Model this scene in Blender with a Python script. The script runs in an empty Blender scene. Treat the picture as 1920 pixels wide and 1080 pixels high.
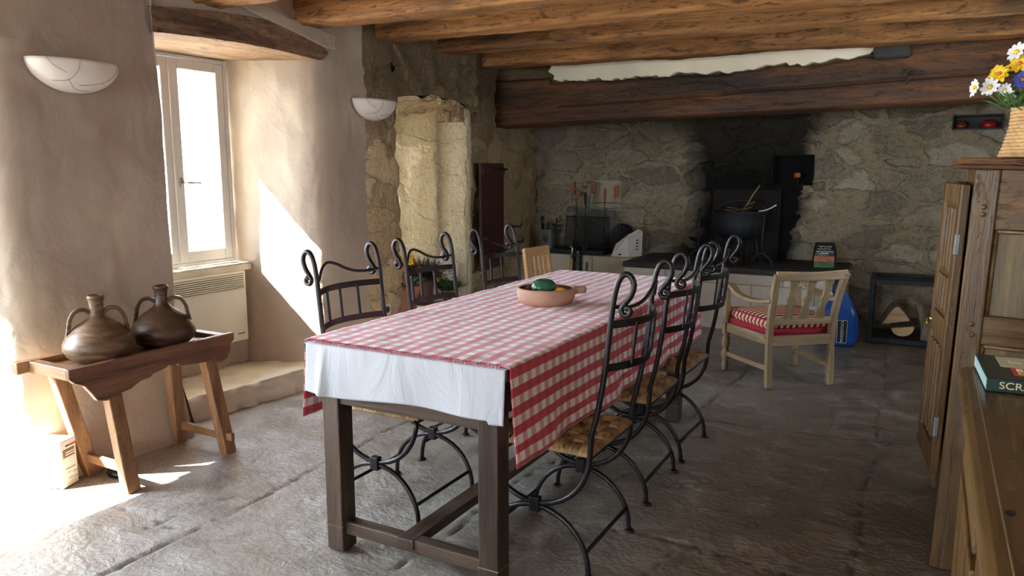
import bpy, bmesh, math, random
import numpy as np
from mathutils import Vector, Matrix, noise, Euler
random.seed(7)
PI = math.pi
S = bpy.context.scene
COL = S.collection

# ------------------------------------------------------------------ nodes / materials
def new_mat(name):
    m = bpy.data.materials.new(name); m.use_nodes = True
    nt = m.node_tree
    return m, nt, nt.nodes['Principled BSDF']

def N(nt, typ, props=None, **ins):
    n = nt.nodes.new(typ)
    for k, v in (props or {}).items(): setattr(n, k, v)
    for k, v in ins.items():
        key = int(k[1:]) if k[0] == '_' and k[1:].isdigit() else k.replace('_', ' ')
        s = n.inputs[key]
        if isinstance(v, bpy.types.NodeSocket): nt.links.new(v, s)
        else: s.default_value = v
    return n

def c4(c): return (c[0], c[1], c[2], 1.0)
def srgb(r, g, b):
    f = lambda x: (x/255/12.92 if x/255 <= .04045 else ((x/255+.055)/1.055)**2.4)
    return (f(r), f(g), f(b))

def ramp(nt, fac, stops, interp='LINEAR'):
    n = nt.nodes.new('ShaderNodeValToRGB'); cr = n.color_ramp; cr.interpolation = interp
    while len(cr.elements) < len(stops): cr.elements.new(.5)
    for e, (p, c) in zip(cr.elements, stops):
        e.position = p; e.color = c4(c) if not isinstance(c, (int, float)) else (c, c, c, 1)
    nt.links.new(fac, n.inputs['Fac']); return n.outputs['Color']

def mix(nt, fac, a, b, blend='MIX'):
    n = nt.nodes.new('ShaderNodeMix'); n.data_type = 'RGBA'; n.blend_type = blend
    for i, v in ((0, fac), (6, a), (7, b)):
        if isinstance(v, bpy.types.NodeSocket): nt.links.new(v, n.inputs[i])
        elif i == 0: n.inputs[0].default_value = v
        else: n.inputs[i].default_value = c4(v) if len(v) == 3 else v
    return n.outputs[2]

def math_(nt, op, a, b=0.0, c=None, clamp=False):
    n = nt.nodes.new('ShaderNodeMath'); n.operation = op; n.use_clamp = clamp
    for i, v in enumerate((a, b) if c is None else (a, b, c)):
        if isinstance(v, bpy.types.NodeSocket): nt.links.new(v, n.inputs[i])
        else: n.inputs[i].default_value = v
    return n.outputs[0]

def mrange(nt, v, a, b, c=0.0, d=1.0):
    n = N(nt, 'ShaderNodeMapRange', {'clamp': True}, Value=v)
    for k, x in (('From Min', a), ('From Max', b), ('To Min', c), ('To Max', d)): n.inputs[k].default_value = x
    return n.outputs[0]

def coord(nt, scale=(1, 1, 1), kind='Object', rot=(0, 0, 0)):
    t = nt.nodes.new('ShaderNodeTexCoord')
    m = N(nt, 'ShaderNodeMapping', Vector=t.outputs[kind]); m.inputs['Scale'].default_value = scale; m.inputs['Rotation'].default_value = rot
    return m.outputs[0]

def nz(nt, vec, scale, detail=5, rough=.55, dist=0.0):
    return N(nt, 'ShaderNodeTexNoise', Vector=vec, Scale=scale, Detail=detail, Roughness=rough, Distortion=dist).outputs['Fac']

def bump(nt, bsdf, h, strength=.4, dist=.01, prev=None):
    b = N(nt, 'ShaderNodeBump', Height=h, Strength=strength, Distance=dist)
    if prev is not None: nt.links.new(prev, b.inputs['Normal'])
    nt.links.new(b.outputs[0], bsdf.inputs['Normal']); return b.outputs[0]

def plain(name, col, rough=.5, metal=0.0, var=.12, bscale=60, bstr=.08, spec=.5, nscale=6):
    m, nt, b = new_mat(name); v = coord(nt)
    n = nz(nt, v, nscale)
    c = ramp(nt, n, [(.3, [x*(1-var) for x in col]), (.7, [min(1, x*(1+var)) for x in col])])
    nt.links.new(c, b.inputs['Base Color'])
    b.inputs['Roughness'].default_value = rough; b.inputs['Metallic'].default_value = metal
    b.inputs['Specular IOR Level'].default_value = spec
    if bstr: bump(nt, b, nz(nt, v, bscale), bstr, .004)
    return m

def wood(name, cols, axis='x', rough=.5, scale=1.0, bstr=.35, knots=True, dark=None, darkamt=0.0, marks=0.0):
    """streaky timber; cols = (dark, mid, light); grain runs along axis"""
    m, nt, b = new_mat(name + '_' + axis)
    st = {'x': (.07, 1, 1), 'y': (1, .07, 1), 'z': (1, 1, .07)}[axis]
    v = coord(nt, tuple(s*scale for s in st))
    v2 = coord(nt, tuple((s if s == 1 else .3)*scale for s in st))
    n1 = nz(nt, v, 16, 6, .6, .9); n2 = nz(nt, v, 75, 4, .6, .3); n3 = nz(nt, v2, 3.5, 4, .6)
    c = ramp(nt, n1, [(.28, cols[0]), (.5, cols[1]), (.74, cols[2])])
    c = mix(nt, mrange(nt, n2, .56, .74, 0, .55), c, cols[0])
    c = mix(nt, mrange(nt, n3, .35, .7, 0, .4), c, cols[2], 'MIX')
    if dark is not None:
        n4 = nz(nt, v2, 2.2, 5, .65, .8)
        c = mix(nt, mrange(nt, n4, .52, .66, 0, darkamt), c, dark)
    n5 = nz(nt, v, 190, 3, .6)
    c = mix(nt, mrange(nt, n5, .5, .68, 0, .35), c, [x*.55 for x in cols[0]])
    h = math_(nt, 'ADD', math_(nt, 'MULTIPLY', n2, .5), n1)
    h = math_(nt, 'SUBTRACT', h, math_(nt, 'MULTIPLY', n5, .25))
    if marks:  # adze nicks, worm holes and drying checks
        vm = coord(nt, tuple((1 if q == 1 else .28) for q in st)); vk = coord(nt, tuple((1 if q == 1 else .05) for q in st))
        a1 = mrange(nt, nz(nt, vm, 24, 5, .7, .8), .57, .66); a2 = mrange(nt, nz(nt, vm, 60, 4, .7), .6, .7)
        rk = N(nt, 'ShaderNodeTexNoise', {'noise_type': 'RIDGED_MULTIFRACTAL'}, Vector=vk, Scale=9.0, Detail=3.0, Distortion=.5).outputs['Fac']
        a3 = mrange(nt, rk, 1.05, 1.4)
        am = math_(nt, 'MINIMUM', 1.0, math_(nt, 'ADD', math_(nt, 'ADD', math_(nt, 'MULTIPLY', a1, .75), math_(nt, 'MULTIPLY', a2, .6)), math_(nt, 'MULTIPLY', a3, .8)))
        c = mix(nt, math_(nt, 'MULTIPLY', am, marks), c, [x*.45 for x in cols[0]])
        h = math_(nt, 'SUBTRACT', h, math_(nt, 'MULTIPLY', am, .9))
    nt.links.new(c, b.inputs['Base Color'])
    nt.links.new(mrange(nt, n1, .3, .7, rough-.08, rough+.1), b.inputs['Roughness'])
    bump(nt, b, h, bstr, .006)
    return m

def wset(name, cols, **k): return {a: wood(name, cols, a, **k) for a in 'xyz'}

M = {}
# timber
M['beam'] = wset('beam_timber', (srgb(62, 38, 20), srgb(150, 100, 52), srgb(208, 154, 92)), rough=.72, scale=.8, bstr=1.0, dark=srgb(52, 34, 20), darkamt=.85, marks=.8)
M['mantel'] = wset('mantel_timber', (srgb(38, 25, 15), srgb(84, 54, 32), srgb(134, 90, 52)), rough=.65, scale=.7, bstr=.7, dark=srgb(30, 20, 13), darkamt=.8, marks=.55)
M['lintel'] = wset('lintel_timber', (srgb(70, 50, 36), srgb(120, 90, 66), srgb(172, 142, 108)), rough=.8, scale=.9, bstr=.9, marks=.4)
M['table'] = wset('dark_oak', (srgb(34, 24, 17), srgb(66, 49, 37), srgb(98, 77, 60)), rough=.42, bstr=.4)
M['bench'] = wset('bench_oak', (srgb(94, 64, 40), srgb(138, 100, 66), srgb(174, 134, 94)), rough=.5, bstr=.35, marks=.25)
M['benchd'] = wset('bench_walnut', (srgb(70, 44, 30), srgb(112, 76, 54), srgb(150, 108, 80)), rough=.48, bstr=.35)
M['ash'] = wset('weathered_ash', (srgb(112, 90, 62), srgb(152, 126, 92), srgb(184, 158, 122)), rough=.5, bstr=.25, scale=1.3)
M['pine'] = wset('yellow_pine', (srgb(168, 122, 70), srgb(200, 156, 100), srgb(222, 184, 130)), rough=.45, bstr=.2)
M['honey'] = wset('honey_oak', (srgb(52, 35, 16), srgb(94, 67, 32), srgb(128, 94, 50)), rough=.38, bstr=.4, marks=.2)
M['panel'] = wset('aged_panel', (srgb(76, 60, 38), srgb(112, 92, 60), srgb(142, 120, 84)), rough=.5, bstr=.35)
M['side'] = wset('polished_sideboard', (srgb(64, 46, 24), srgb(94, 70, 37), srgb(122, 94, 54)), rough=.32, bstr=.15)
M['log'] = wset('log_bark', (srgb(88, 74, 60), srgb(126, 110, 92), srgb(160, 144, 124)), rough=.85, bstr=.8)
M['logcut'] = wset('log_cut', (srgb(160, 118, 76), srgb(198, 158, 112), srgb(222, 190, 146)), rough=.8, bstr=.3)
M['tool'] = wset('tool_handle_wood', (srgb(120, 62, 30), srgb(166, 92, 48), srgb(196, 124, 74)), rough=.5, bstr=.2)
# metal
M['iron'] = plain('wrought_iron', srgb(54, 50, 51), rough=.36, metal=.75, var=.2, bstr=.12)
M['blackiron'] = plain('black_iron', srgb(22, 22, 23), rough=.65, metal=.0, var=.2)
M['sootiron'] = plain('sooty_cast_iron', srgb(40, 43, 47), rough=.55, metal=.3, var=.25, bstr=.25)
M['rust'] = plain('rusted_plate', srgb(38, 33, 29), rough=.8, metal=.3, var=.3, bstr=.3)
M['steel'] = plain('bright_steel', srgb(190, 188, 184), rough=.3, metal=.9)
M['brass'] = plain('aged_brass', srgb(160, 130, 70), rough=.35, metal=.9)
M['galv'] = plain('galvanised_tin', srgb(128, 130, 128), rough=.45, metal=.6, var=.3)
# misc
M['white'] = plain('white_enamel', srgb(226, 222, 212), rough=.4, var=.03, bstr=.02)
M['rad'] = plain('radiator_enamel', srgb(226, 222, 206), rough=.4, var=.03, bstr=.0)
M['slot'] = plain('grille_dark', srgb(64, 60, 54), rough=.6, var=.1)
M['card'] = plain('white_cardboard', srgb(226, 222, 214), rough=.7, var=.05)
M['cardin'] = plain('cardboard_inside', srgb(150, 130, 108), rough=.8)
M['taupe'] = plain('printed_taupe', srgb(128, 112, 92), rough=.6, var=.04, bstr=0)
M['ink'] = plain('printed_grey', srgb(80, 78, 76), rough=.6, bstr=0)
M['redink'] = plain('printed_red', srgb(196, 60, 54), rough=.55, var=.05, bstr=0)
M['opal'] = plain('opal_glass', srgb(236, 230, 222), rough=.25, var=.02, bstr=0)
M['terra'] = plain('pale_terracotta', srgb(176, 138, 114), rough=.65, var=.16, bscale=30, bstr=.2)
M['glaze'] = plain('brown_glaze', srgb(96, 50, 34), rough=.25, var=.2)
M['pot'] = plain('flower_pot_clay', srgb(190, 124, 98), rough=.7, var=.15)
M['greypot'] = plain('grey_stone_jar', srgb(128, 112, 94), rough=.55, var=.12)
M['pepper'] = plain('green_pepper', srgb(44, 92, 66), rough=.28, var=.25, bstr=.05, nscale=14)
M['yellow'] = plain('yellow_fruit', srgb(206, 150, 60), rough=.4, var=.15)
M['orange'] = plain('orange_fruit', srgb(226, 156, 98), rough=.45, var=.12)
M['dkred'] = plain('dark_red_fruit', srgb(112, 44, 36), rough=.35, var=.2)
M['stem'] = plain('green_stem', srgb(96, 120, 62), rough=.6, var=.2)
M['leaf'] = plain('green_leaf', srgb(84, 116, 62), rough=.5, var=.3, nscale=20)
M['dryleaf'] = plain('dry_heather', srgb(92, 80, 62), rough=.9, var=.35, nscale=30)
M['petalw'] = plain('white_petal', srgb(238, 236, 232), rough=.6, var=.03, bstr=0)
M['petaly'] = plain('yellow_petal', srgb(246, 206, 44), rough=.55, var=.08, bstr=0)
M['petalb'] = plain('blue_petal', srgb(62, 74, 150), rough=.6, var=.15, bstr=0)
M['petalo'] = plain('orange_petal', srgb(206, 110, 58), rough=.6, var=.15, bstr=0)
M['reddoor'] = plain('oxblood_paint', srgb(66, 28, 22), rough=.5, var=.15)
M['charbag'] = plain('charcoal_bag_print', srgb(34, 44, 36), rough=.35, var=.2, bscale=18, bstr=.5)
M['greenbag'] = plain('green_bag_print', srgb(74, 112, 62), rough=.4, var=.15, bscale=18, bstr=.4)
M['emberbag'] = plain('ember_bag_print', srgb(176, 110, 74), rough=.4, var=.35, nscale=25)
M['bluebag'] = plain('blue_bag_plastic', srgb(20, 76, 150), rough=.35, var=.12, bscale=9, bstr=.5)
M['bluestripe'] = plain('navy_bag_print', srgb(30, 40, 78), rough=.4, var=.2)
M['blackprint'] = plain('black_print', srgb(20, 20, 22), rough=.4, bstr=0)
M['whiteprint'] = plain('white_print', srgb(228, 226, 220), rough=.5, var=.02, bstr=0)
M['twig'] = plain('dry_twig', srgb(176, 142, 92), rough=.8, var=.2)
M['twigd'] = plain('dark_twig', srgb(70, 56, 44), rough=.85, var=.2)
M['ash_bed'] = plain('black_tray', srgb(26, 28, 33), rough=.6, var=.2)
M['shoe'] = plain('black_rubber', srgb(22, 20, 22), rough=.3, var=.1)
M['boxgreen'] = plain('dark_green_card', srgb(22, 46, 42), rough=.35, var=.1, bstr=.03)
M['boxcream'] = plain('cream_card', srgb(196, 190, 168), rough=.4, var=.06, bstr=.03)
M['boxcyan'] = plain('pale_cyan_card', srgb(138, 190, 194), rough=.4, var=.06, bstr=.03)
M['boxred'] = plain('red_card', srgb(196, 62, 52), rough=.4, var=.05, bstr=0)
M['gold'] = plain('cream_yellow_ink', srgb(222, 206, 150), rough=.5, var=.02, bstr=0)
M['orangespool'] = plain('orange_spool', srgb(190, 110, 50), rough=.6)
M['redthing'] = plain('red_enamel', srgb(150, 34, 32), rough=.3, var=.2)
M['winframe'] = plain('grey_white_paint', srgb(206, 204, 200), rough=.45, var=.03, bstr=.02)
M['outside'] = plain('pale_bounce_ground', srgb(196, 186, 164), rough=.9, var=.1)
M['mortarstone'] = plain('sill_limestone', srgb(214, 206, 186), rough=.8, var=.12, bscale=12, bstr=.5)

def glass_mat():
    m, nt, b = new_mat('clear_glass')
    out = nt.nodes['Material Output']; nt.nodes.remove(b)
    tr = nt.nodes.new('ShaderNodeBsdfTransparent'); gl = nt.nodes.new('ShaderNodeBsdfGlossy'); gl.inputs['Roughness'].default_value = .02
    mx = nt.nodes.new('ShaderNodeMixShader'); mx.inputs[0].default_value = .04
    nt.links.new(tr.outputs[0], mx.inputs[1]); nt.links.new(gl.outputs[0], mx.inputs[2])
    nt.links.new(mx.outputs[0], out.inputs['Surface']); return m
M['glass'] = glass_mat()

def plaster_mat():
    m, nt, b = new_mat('lime_plaster'); v = coord(nt)
    n = nz(nt, v, 1.6, 3, .6); n2 = nz(nt, v, 9, 4, .65, 1.2); n3 = nz(nt, v, 3.2, 2, .5, 2.0)
    c = ramp(nt, n, [(.3, srgb(168, 152, 137)), (.55, srgb(184, 170, 152)), (.75, srgb(200, 187, 164))])
    nt.links.new(c, b.inputs['Base Color']); b.inputs['Roughness'].default_value = .62
    v2 = coord(nt, (1, 1, .6), rot=(.5, .2, .3))
    vor = N(nt, 'ShaderNodeTexVoronoi', {'feature': 'SMOOTH_F1'}, Vector=v2, Scale=6.5); vor.inputs['Smoothness'].default_value = .7
    vn = N(nt, 'ShaderNodeTexNoise', Vector=v2, Scale=3.0, Detail=1.0)
    vv = N(nt, 'ShaderNodeVectorMath', {'operation': 'MULTIPLY_ADD'}, _0=vn.outputs['Color'], _1=(.6, .6, .6), _2=v2)
    nt.links.new(vv.outputs[0], vor.inputs['Vector'])
    h = math_(nt, 'ADD', math_(nt, 'MULTIPLY', n2, .28), math_(nt, 'ADD', math_(nt, 'MULTIPLY', vor.outputs['Distance'], .6), math_(nt, 'MULTIPLY', n3, .6)))
    sv = coord(nt, (1, 1, .35), rot=(.9, .1, .2)); sv2 = coord(nt, (1, 1.6, .5), rot=(-.6, .3, 0))
    st = N(nt, 'ShaderNodeTexNoise', {'noise_type': 'RIDGED_MULTIFRACTAL'}, Vector=sv, Scale=4.0, Detail=3.0, Distortion=1.2).outputs['Fac']
    st2 = N(nt, 'ShaderNodeTexNoise', {'noise_type': 'RIDGED_MULTIFRACTAL'}, Vector=sv2, Scale=7.0, Detail=2.0, Distortion=1.6).outputs['Fac']
    h = math_(nt, 'ADD', h, math_(nt, 'ADD', math_(nt, 'MULTIPLY', mrange(nt, st, .6, 1.5), .55), math_(nt, 'MULTIPLY', mrange(nt, st2, .9, 1.5), .35)))
    bump(nt, b, h, .5, .020)
    return m
M['plaster'] = plaster_mat()

def stone_mat(name, stones, mortar, scale=(2.6, 2.6, 4.8), soot=None, mort=(.02, .10), disp=.03, rough=.85, chisel=0, brown=None):
    """rubble masonry: warped cells with mortar between; displaced for real"""
    m, nt, b = new_mat(name)
    v = coord(nt, scale)
    wn = N(nt, 'ShaderNodeTexNoise', Vector=v, Scale=1.3, Detail=4.0)
    vv = N(nt, 'ShaderNodeVectorMath', {'operation': 'MULTIPLY_ADD'}, _0=wn.outputs['Color'], _1=(1.0, 1.0, 1.0), _2=v).outputs[0]
    e = N(nt, 'ShaderNodeTexVoronoi', {'feature': 'DISTANCE_TO_EDGE'}, Vector=vv, Scale=1.0).outputs['Distance']
    f1 = N(nt, 'ShaderNodeTexVoronoi', {'feature': 'F1'}, Vector=vv, Scale=1.0)
    p = coord(nt)
    cell = N(nt, 'ShaderNodeSeparateColor', Color=f1.outputs['Color']).outputs[0]
    n1 = nz(nt, p, 9, 6, .65, 1.0); n2 = nz(nt, p, 38, 5, .65); n0 = nz(nt, p, 2.2, 4, .6)
    lim = mrange(nt, n0, .35, .7, mort[0], mort[1]+.12)
    isst = math_(nt, 'SMOOTH_MIN', 1.0, math_(nt, 'DIVIDE', e, lim), .2)
    isst = mrange(nt, isst, .55, 1.0)
    sc = ramp(nt, math_(nt, 'ADD', math_(nt, 'MULTIPLY', cell, .5), math_(nt, 'MULTIPLY', n1, .5)), [(.2, stones[0]), (.5, stones[1]), (.8, stones[2])])
    mc = ramp(nt, n1, [(.3, [x*.8 for x in mortar]), (.7, mortar)])
    c = mix(nt, isst, mc, sc)
    c = mix(nt, mrange(nt, n2, .53, .70, 0, .5), c, [x*.35 for x in stones[0]])
    n3 = nz(nt, p, 95, 4, .7); c = mix(nt, mrange(nt, n3, .52, .68, 0, .45), c, [min(1, x*1.25) for x in stones[2]])
    ck = N(nt, 'ShaderNodeTexNoise', {'noise_type': 'RIDGED_MULTIFRACTAL'}, Vector=p, Scale=7.0, Detail=5.0, Distortion=1.0).outputs['Fac']
    crk = mrange(nt, ck, 1.15, 1.5); c = mix(nt, math_(nt, 'MULTIPLY', crk, .55), c, [x*.3 for x in stones[0]])
    if brown: # smoke-browned upper stones
        z = N(nt, 'ShaderNodeSeparateXYZ', Vector=p).outputs
        zz = math_(nt, 'ADD', z[brown[3]], math_(nt, 'MULTIPLY', n0, .8))
        c = mix(nt, mrange(nt, zz, brown[1], brown[2], 0, brown[4]), c, mix(nt, n1, [x*.55 for x in brown[0]], brown[0]))
    if soot: # (x0,x1,zlow) soot stain on the fire's own stretch of wall
        s = N(nt, 'ShaderNodeSeparateXYZ', Vector=p).outputs
        wob = math_(nt, 'ADD', math_(nt, 'MULTIPLY', math_(nt, 'SUBTRACT', nz(nt, p, 2.0, 3, .5), .5), .55), math_(nt, 'MULTIPLY', math_(nt, 'SUBTRACT', cell, .5), .14))
        x = math_(nt, 'ADD', s[0], wob)
        a = mrange(nt, x, soot[0]-.14, soot[0]+.16); d = mrange(nt, x, soot[1]-.04, soot[1]+.08, 1, 0)
        am = math_(nt, 'MULTIPLY', a, d)
        c = mix(nt, math_(nt, 'MULTIPLY', am, .985), c, mix(nt, n1, srgb(8, 9, 9), srgb(20, 22, 22)))
        # thin smoke veil on the left stones near the top
        veil = math_(nt, 'MULTIPLY', mrange(nt, math_(nt, 'ADD', s[2], wob), 1.25, 1.8, 0, .75), mrange(nt, s[0], -3.4, -2.2, .55, 1.0))
        veil = math_(nt, 'MULTIPLY', veil, mrange(nt, s[0], -1.1, -.8, 1, .15))
        c = mix(nt, veil, c, srgb(64, 60, 50))
    nt.links.new(c, b.inputs['Base Color'])
    nt.links.new(mrange(nt, n1, .3, .7, rough-.15, rough+.1), b.inputs['Roughness'])
    b.inputs['Specular IOR Level'].default_value = .3
    r1 = N(nt, 'ShaderNodeTexNoise', {'noise_type': 'RIDGED_MULTIFRACTAL'}, Vector=p, Scale=5.0, Detail=6.0).outputs['Fac']
    h = math_(nt, 'ADD', math_(nt, 'MULTIPLY', isst, math_(nt, 'ADD', .45, math_(nt, 'MULTIPLY', cell, .5))), math_(nt, 'ADD', math_(nt, 'MULTIPLY', n1, .9), math_(nt, 'MULTIPLY', n2, .45)))
    h = math_(nt, 'ADD', h, math_(nt, 'MULTIPLY', r1, .25)); h = math_(nt, 'SUBTRACT', h, math_(nt, 'MULTIPLY', crk, .5)); h = math_(nt, 'ADD', h, math_(nt, 'MULTIPLY', n3, .2))
    if chisel:
        cv = coord(nt, (1, 1, .35), rot=(.35, 0, 0)); ch = nz(nt, cv, 26, 3, .5, .6)
        h = math_(nt, 'ADD', h, math_(nt, 'MULTIPLY', ch, chisel))
    dn = N(nt, 'ShaderNodeDisplacement', Height=h, Midlevel=.9, Scale=disp)
    nt.links.new(dn.outputs[0], nt.nodes['Material Output'].inputs['Displacement'])
    m.displacement_method = 'BOTH'
    return m
M['rubble'] = stone_mat('fireplace_rubble', (srgb(118, 111, 97), srgb(168, 158, 138), srgb(208, 199, 180)), srgb(186, 172, 144),
                        soot=(-2.10, -.99), disp=.05, mort=(.05, .14))
M['brownstone'] = stone_mat('smoked_stone', (srgb(150, 126, 94), srgb(184, 158, 122), srgb(206, 184, 148)), srgb(186, 164, 128), scale=(2.4, 2.4, 3.6),
                            disp=.024, chisel=.5, brown=(srgb(112, 92, 68), 1.8, 2.4, 2, .85))
M['nichestone'] = stone_mat('pale_limestone', (srgb(186, 172, 142), srgb(208, 196, 166), srgb(226, 217, 194)), srgb(198, 186, 156), scale=(1.2, 1.2, 2.0), disp=.012, chisel=.5)

def floor_mat():
    m, nt, b = new_mat('worn_flagstone'); p = coord(nt)
    at = nt.nodes.new('ShaderNodeAttribute'); at.attribute_name = 'groove'
    n0 = nz(nt, p, 1.1, 5, .6, .6); n1 = nz(nt, p, 4.5, 7, .68, 1.4); n2 = nz(nt, p, 30, 5, .65, .5)
    c = ramp(nt, n0, [(.3, srgb(134, 124, 110)), (.5, srgb(156, 149, 138)), (.7, srgb(172, 168, 162))])
    c2 = ramp(nt, n1, [(.3, srgb(104, 92, 78)), (.5, srgb(148, 140, 128)), (.68, srgb(186, 182, 174))])
    c = mix(nt, .6, c, c2)
    c = mix(nt, mrange(nt, n2, .6, .75, 0, .5), c, srgb(188, 180, 168))
    # browner towards the right side of the room
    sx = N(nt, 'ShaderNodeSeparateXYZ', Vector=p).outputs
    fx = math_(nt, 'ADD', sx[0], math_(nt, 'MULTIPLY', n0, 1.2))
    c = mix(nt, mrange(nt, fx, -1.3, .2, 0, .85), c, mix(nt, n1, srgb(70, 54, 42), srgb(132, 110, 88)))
    # pale veins
    rv = N(nt, 'ShaderNodeTexNoise', {'noise_type': 'RIDGED_MULTIFRACTAL'}, Vector=p, Scale=2.6, Detail=7.0, Distortion=.8).outputs['Fac']
    c = mix(nt, mrange(nt, rv, .75, 1.2, 0, .45), c, srgb(196, 188, 172))
    c = mix(nt, mrange(nt, n1, .54, .68, 0, .4), c, srgb(176, 168, 158))
    c = mix(nt, mrange(nt, nz(nt, p, 70, 4, .7), .55, .68, 0, .5), c, srgb(62, 50, 40))
    c = mix(nt, math_(nt, 'MULTIPLY', at.outputs['Fac'], .75), c, srgb(58, 46, 36))
    nt.links.new(c, b.inputs['Base Color'])
    nt.links.new(mrange(nt, n1, .3, .7, .27, .55), b.inputs['Roughness'])
    v2 = coord(nt, (1, 1.45, 1), rot=(0, 0, .5))
    r1 = nz(nt, v2, 7, 9, .62, .5); vc = N(nt, 'ShaderNodeTexVoronoi', {'feature': 'F1'}, Vector=v2, Scale=34.0).outputs['Distance']
    h = math_(nt, 'ADD', math_(nt, 'MULTIPLY', r1, 1.3), math_(nt, 'ADD', math_(nt, 'MULTIPLY', n1, .8), math_(nt, 'ADD', math_(nt, 'MULTIPLY', n2, .16), math_(nt, 'MULTIPLY', vc, .16))))
    bump(nt, b, h, .55, .022)
    return m
M['floor'] = floor_mat()

def gingham_mat():
    m, nt, b = new_mat('red_gingham')
    uv = nt.nodes.new('ShaderNodeTexCoord').outputs['UV']
    s = N(nt, 'ShaderNodeSeparateXYZ', Vector=uv).outputs
    per = .0585
    def stripe(x):
        f = math_(nt, 'FRACT', math_(nt, 'DIVIDE', x, per))
        return math_(nt, 'LESS_THAN', f, .5)
    a = stripe(s[0]); d = stripe(s[1])
    tot = math_(nt, 'MULTIPLY', math_(nt, 'ADD', math_(nt, 'MULTIPLY', a, 1.0), math_(nt, 'MULTIPLY', d, .62)), .6172)
    c = ramp(nt, tot, [(0, srgb(240, 236, 232)), (.3827, srgb(222, 158, 164)), (.6172, srgb(206, 46, 66)), (1, srgb(188, 24, 46))])
    w = nz(nt, coord(nt, (1, 1, 1), 'UV'), 260, 2, .5)
    c = mix(nt, mrange(nt, w, .4, .7, 0, .12), c, srgb(240, 236, 230))
    nt.links.new(c, b.inputs['Base Color']); b.inputs['Roughness'].default_value = .72
    b.inputs['Sheen Weight'].default_value = .4; b.inputs['Sheen Roughness'].default_value = .35
    p = coord(nt)
    h = math_(nt, 'ADD', math_(nt, 'MULTIPLY', w, .15), nz(nt, p, 22, 4, .6, .8))
    bump(nt, b, h, .3, .006)
    return m
M['gingham'] = gingham_mat(); M['fringe'] = plain('pink_thread', srgb(222, 150, 160), rough=.8, var=.3, bstr=0, nscale=120)

def linen_mat():
    m, nt, b = new_mat('white_linen'); p = coord(nt)
    b.inputs['Base Color'].default_value = c4(srgb(184, 185, 188)); b.inputs['Roughness'].default_value = .7
    h = math_(nt, 'ADD', nz(nt, coord(nt, (1, 1, .4)), 9, 4, .6, 1.5), math_(nt, 'MULTIPLY', nz(nt, p, 300, 2), .05))
    cr = N(nt, 'ShaderNodeTexNoise', {'noise_type': 'RIDGED_MULTIFRACTAL'}, Vector=coord(nt, (1, 1, .6), rot=(0, .5, 0)), Scale=5.0, Detail=2.0, Distortion=.6).outputs['Fac']
    h = math_(nt, 'ADD', h, math_(nt, 'MULTIPLY', mrange(nt, cr, .9, 1.6), .5)); bump(nt, b, h, .6, .012); return m
M['linen'] = linen_mat()

def stripe_cushion():
    m, nt, b = new_mat('striped_ticking'); s = N(nt, 'ShaderNodeSeparateXYZ', Vector=coord(nt)).outputs
    nrm = nt.nodes.new('ShaderNodeTexCoord').outputs['Normal']; nx_ = N(nt, 'ShaderNodeSeparateXYZ', Vector=nrm).outputs[0]
    use_y = math_(nt, 'GREATER_THAN', math_(nt, 'ABSOLUTE', nx_), .6)
    pos = math_(nt, 'ADD', math_(nt, 'MULTIPLY', s[1], use_y), math_(nt, 'MULTIPLY', s[0], math_(nt, 'SUBTRACT', 1.0, use_y)))
    f = math_(nt, 'FRACT', math_(nt, 'DIVIDE', pos, .042))
    c = ramp(nt, f, [(0, srgb(160, 22, 44)), (.44, srgb(232, 212, 172)), (.6, srgb(236, 190, 120)), (.72, srgb(232, 212, 172)), (.9, srgb(160, 22, 44))], 'CONSTANT')
    nt.links.new(c, b.inputs['Base Color']); b.inputs['Roughness'].default_value = .8
    bump(nt, b, nz(nt, coord(nt), 160, 2), .15, .003); return m
M['ticking'] = stripe_cushion()
M['redwelt'] = plain('crimson_fabric', srgb(170, 24, 48), rough=.8, var=.08, bscale=160)

def rush_mat():
    m, nt, b = new_mat('woven_rush'); p = coord(nt)
    n = nz(nt, p, 55, 4, .6); n2 = nz(nt, p, 8, 3)
    c = ramp(nt, n, [(.25, srgb(132, 100, 62)), (.5, srgb(160, 126, 82)), (.75, srgb(186, 150, 102))])
    c = mix(nt, mrange(nt, n2, .4, .7, 0, .15), c, srgb(120, 84, 46))
    sa = nt.nodes.new('ShaderNodeAttribute'); sa.attribute_name = 'strap'; c = mix(nt, mrange(nt, sa.outputs['Fac'], 0, 1, .5, 0), c, srgb(96, 66, 36))
    nt.links.new(c, b.inputs['Base Color']); b.inputs['Roughness'].default_value = .7
    bump(nt, b, nz(nt, p, 150, 3), .35, .003); return m
M['rush'] = rush_mat()

def jug_mat(nm='brown_stoneware', k=1.0):
    m, nt, b = new_mat(nm); p = coord(nt, (1, 1, 6))
    n = nz(nt, p, 9, 6, .6, .4); n2 = nz(nt, coord(nt), 5, 5, .6)
    c = ramp(nt, n, [(.3, srgb(70, 50, 34)), (.5, srgb(108, 82, 58)), (.72, srgb(146, 118, 86))])
    c = mix(nt, mrange(nt, n2, .5, .7, 0, .5), c, srgb(74, 56, 46))
    if k != 1.0: c = mix(nt, 1-k, c, srgb(44, 28, 22))
    nt.links.new(c, b.inputs['Base Color']); b.inputs['Roughness'].default_value = .42
    bump(nt, b, nz(nt, p, 22, 3), .25, .004); return m
M['jug'] = jug_mat(); M['jugdark'] = jug_mat('dark_stoneware', .4)

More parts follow.
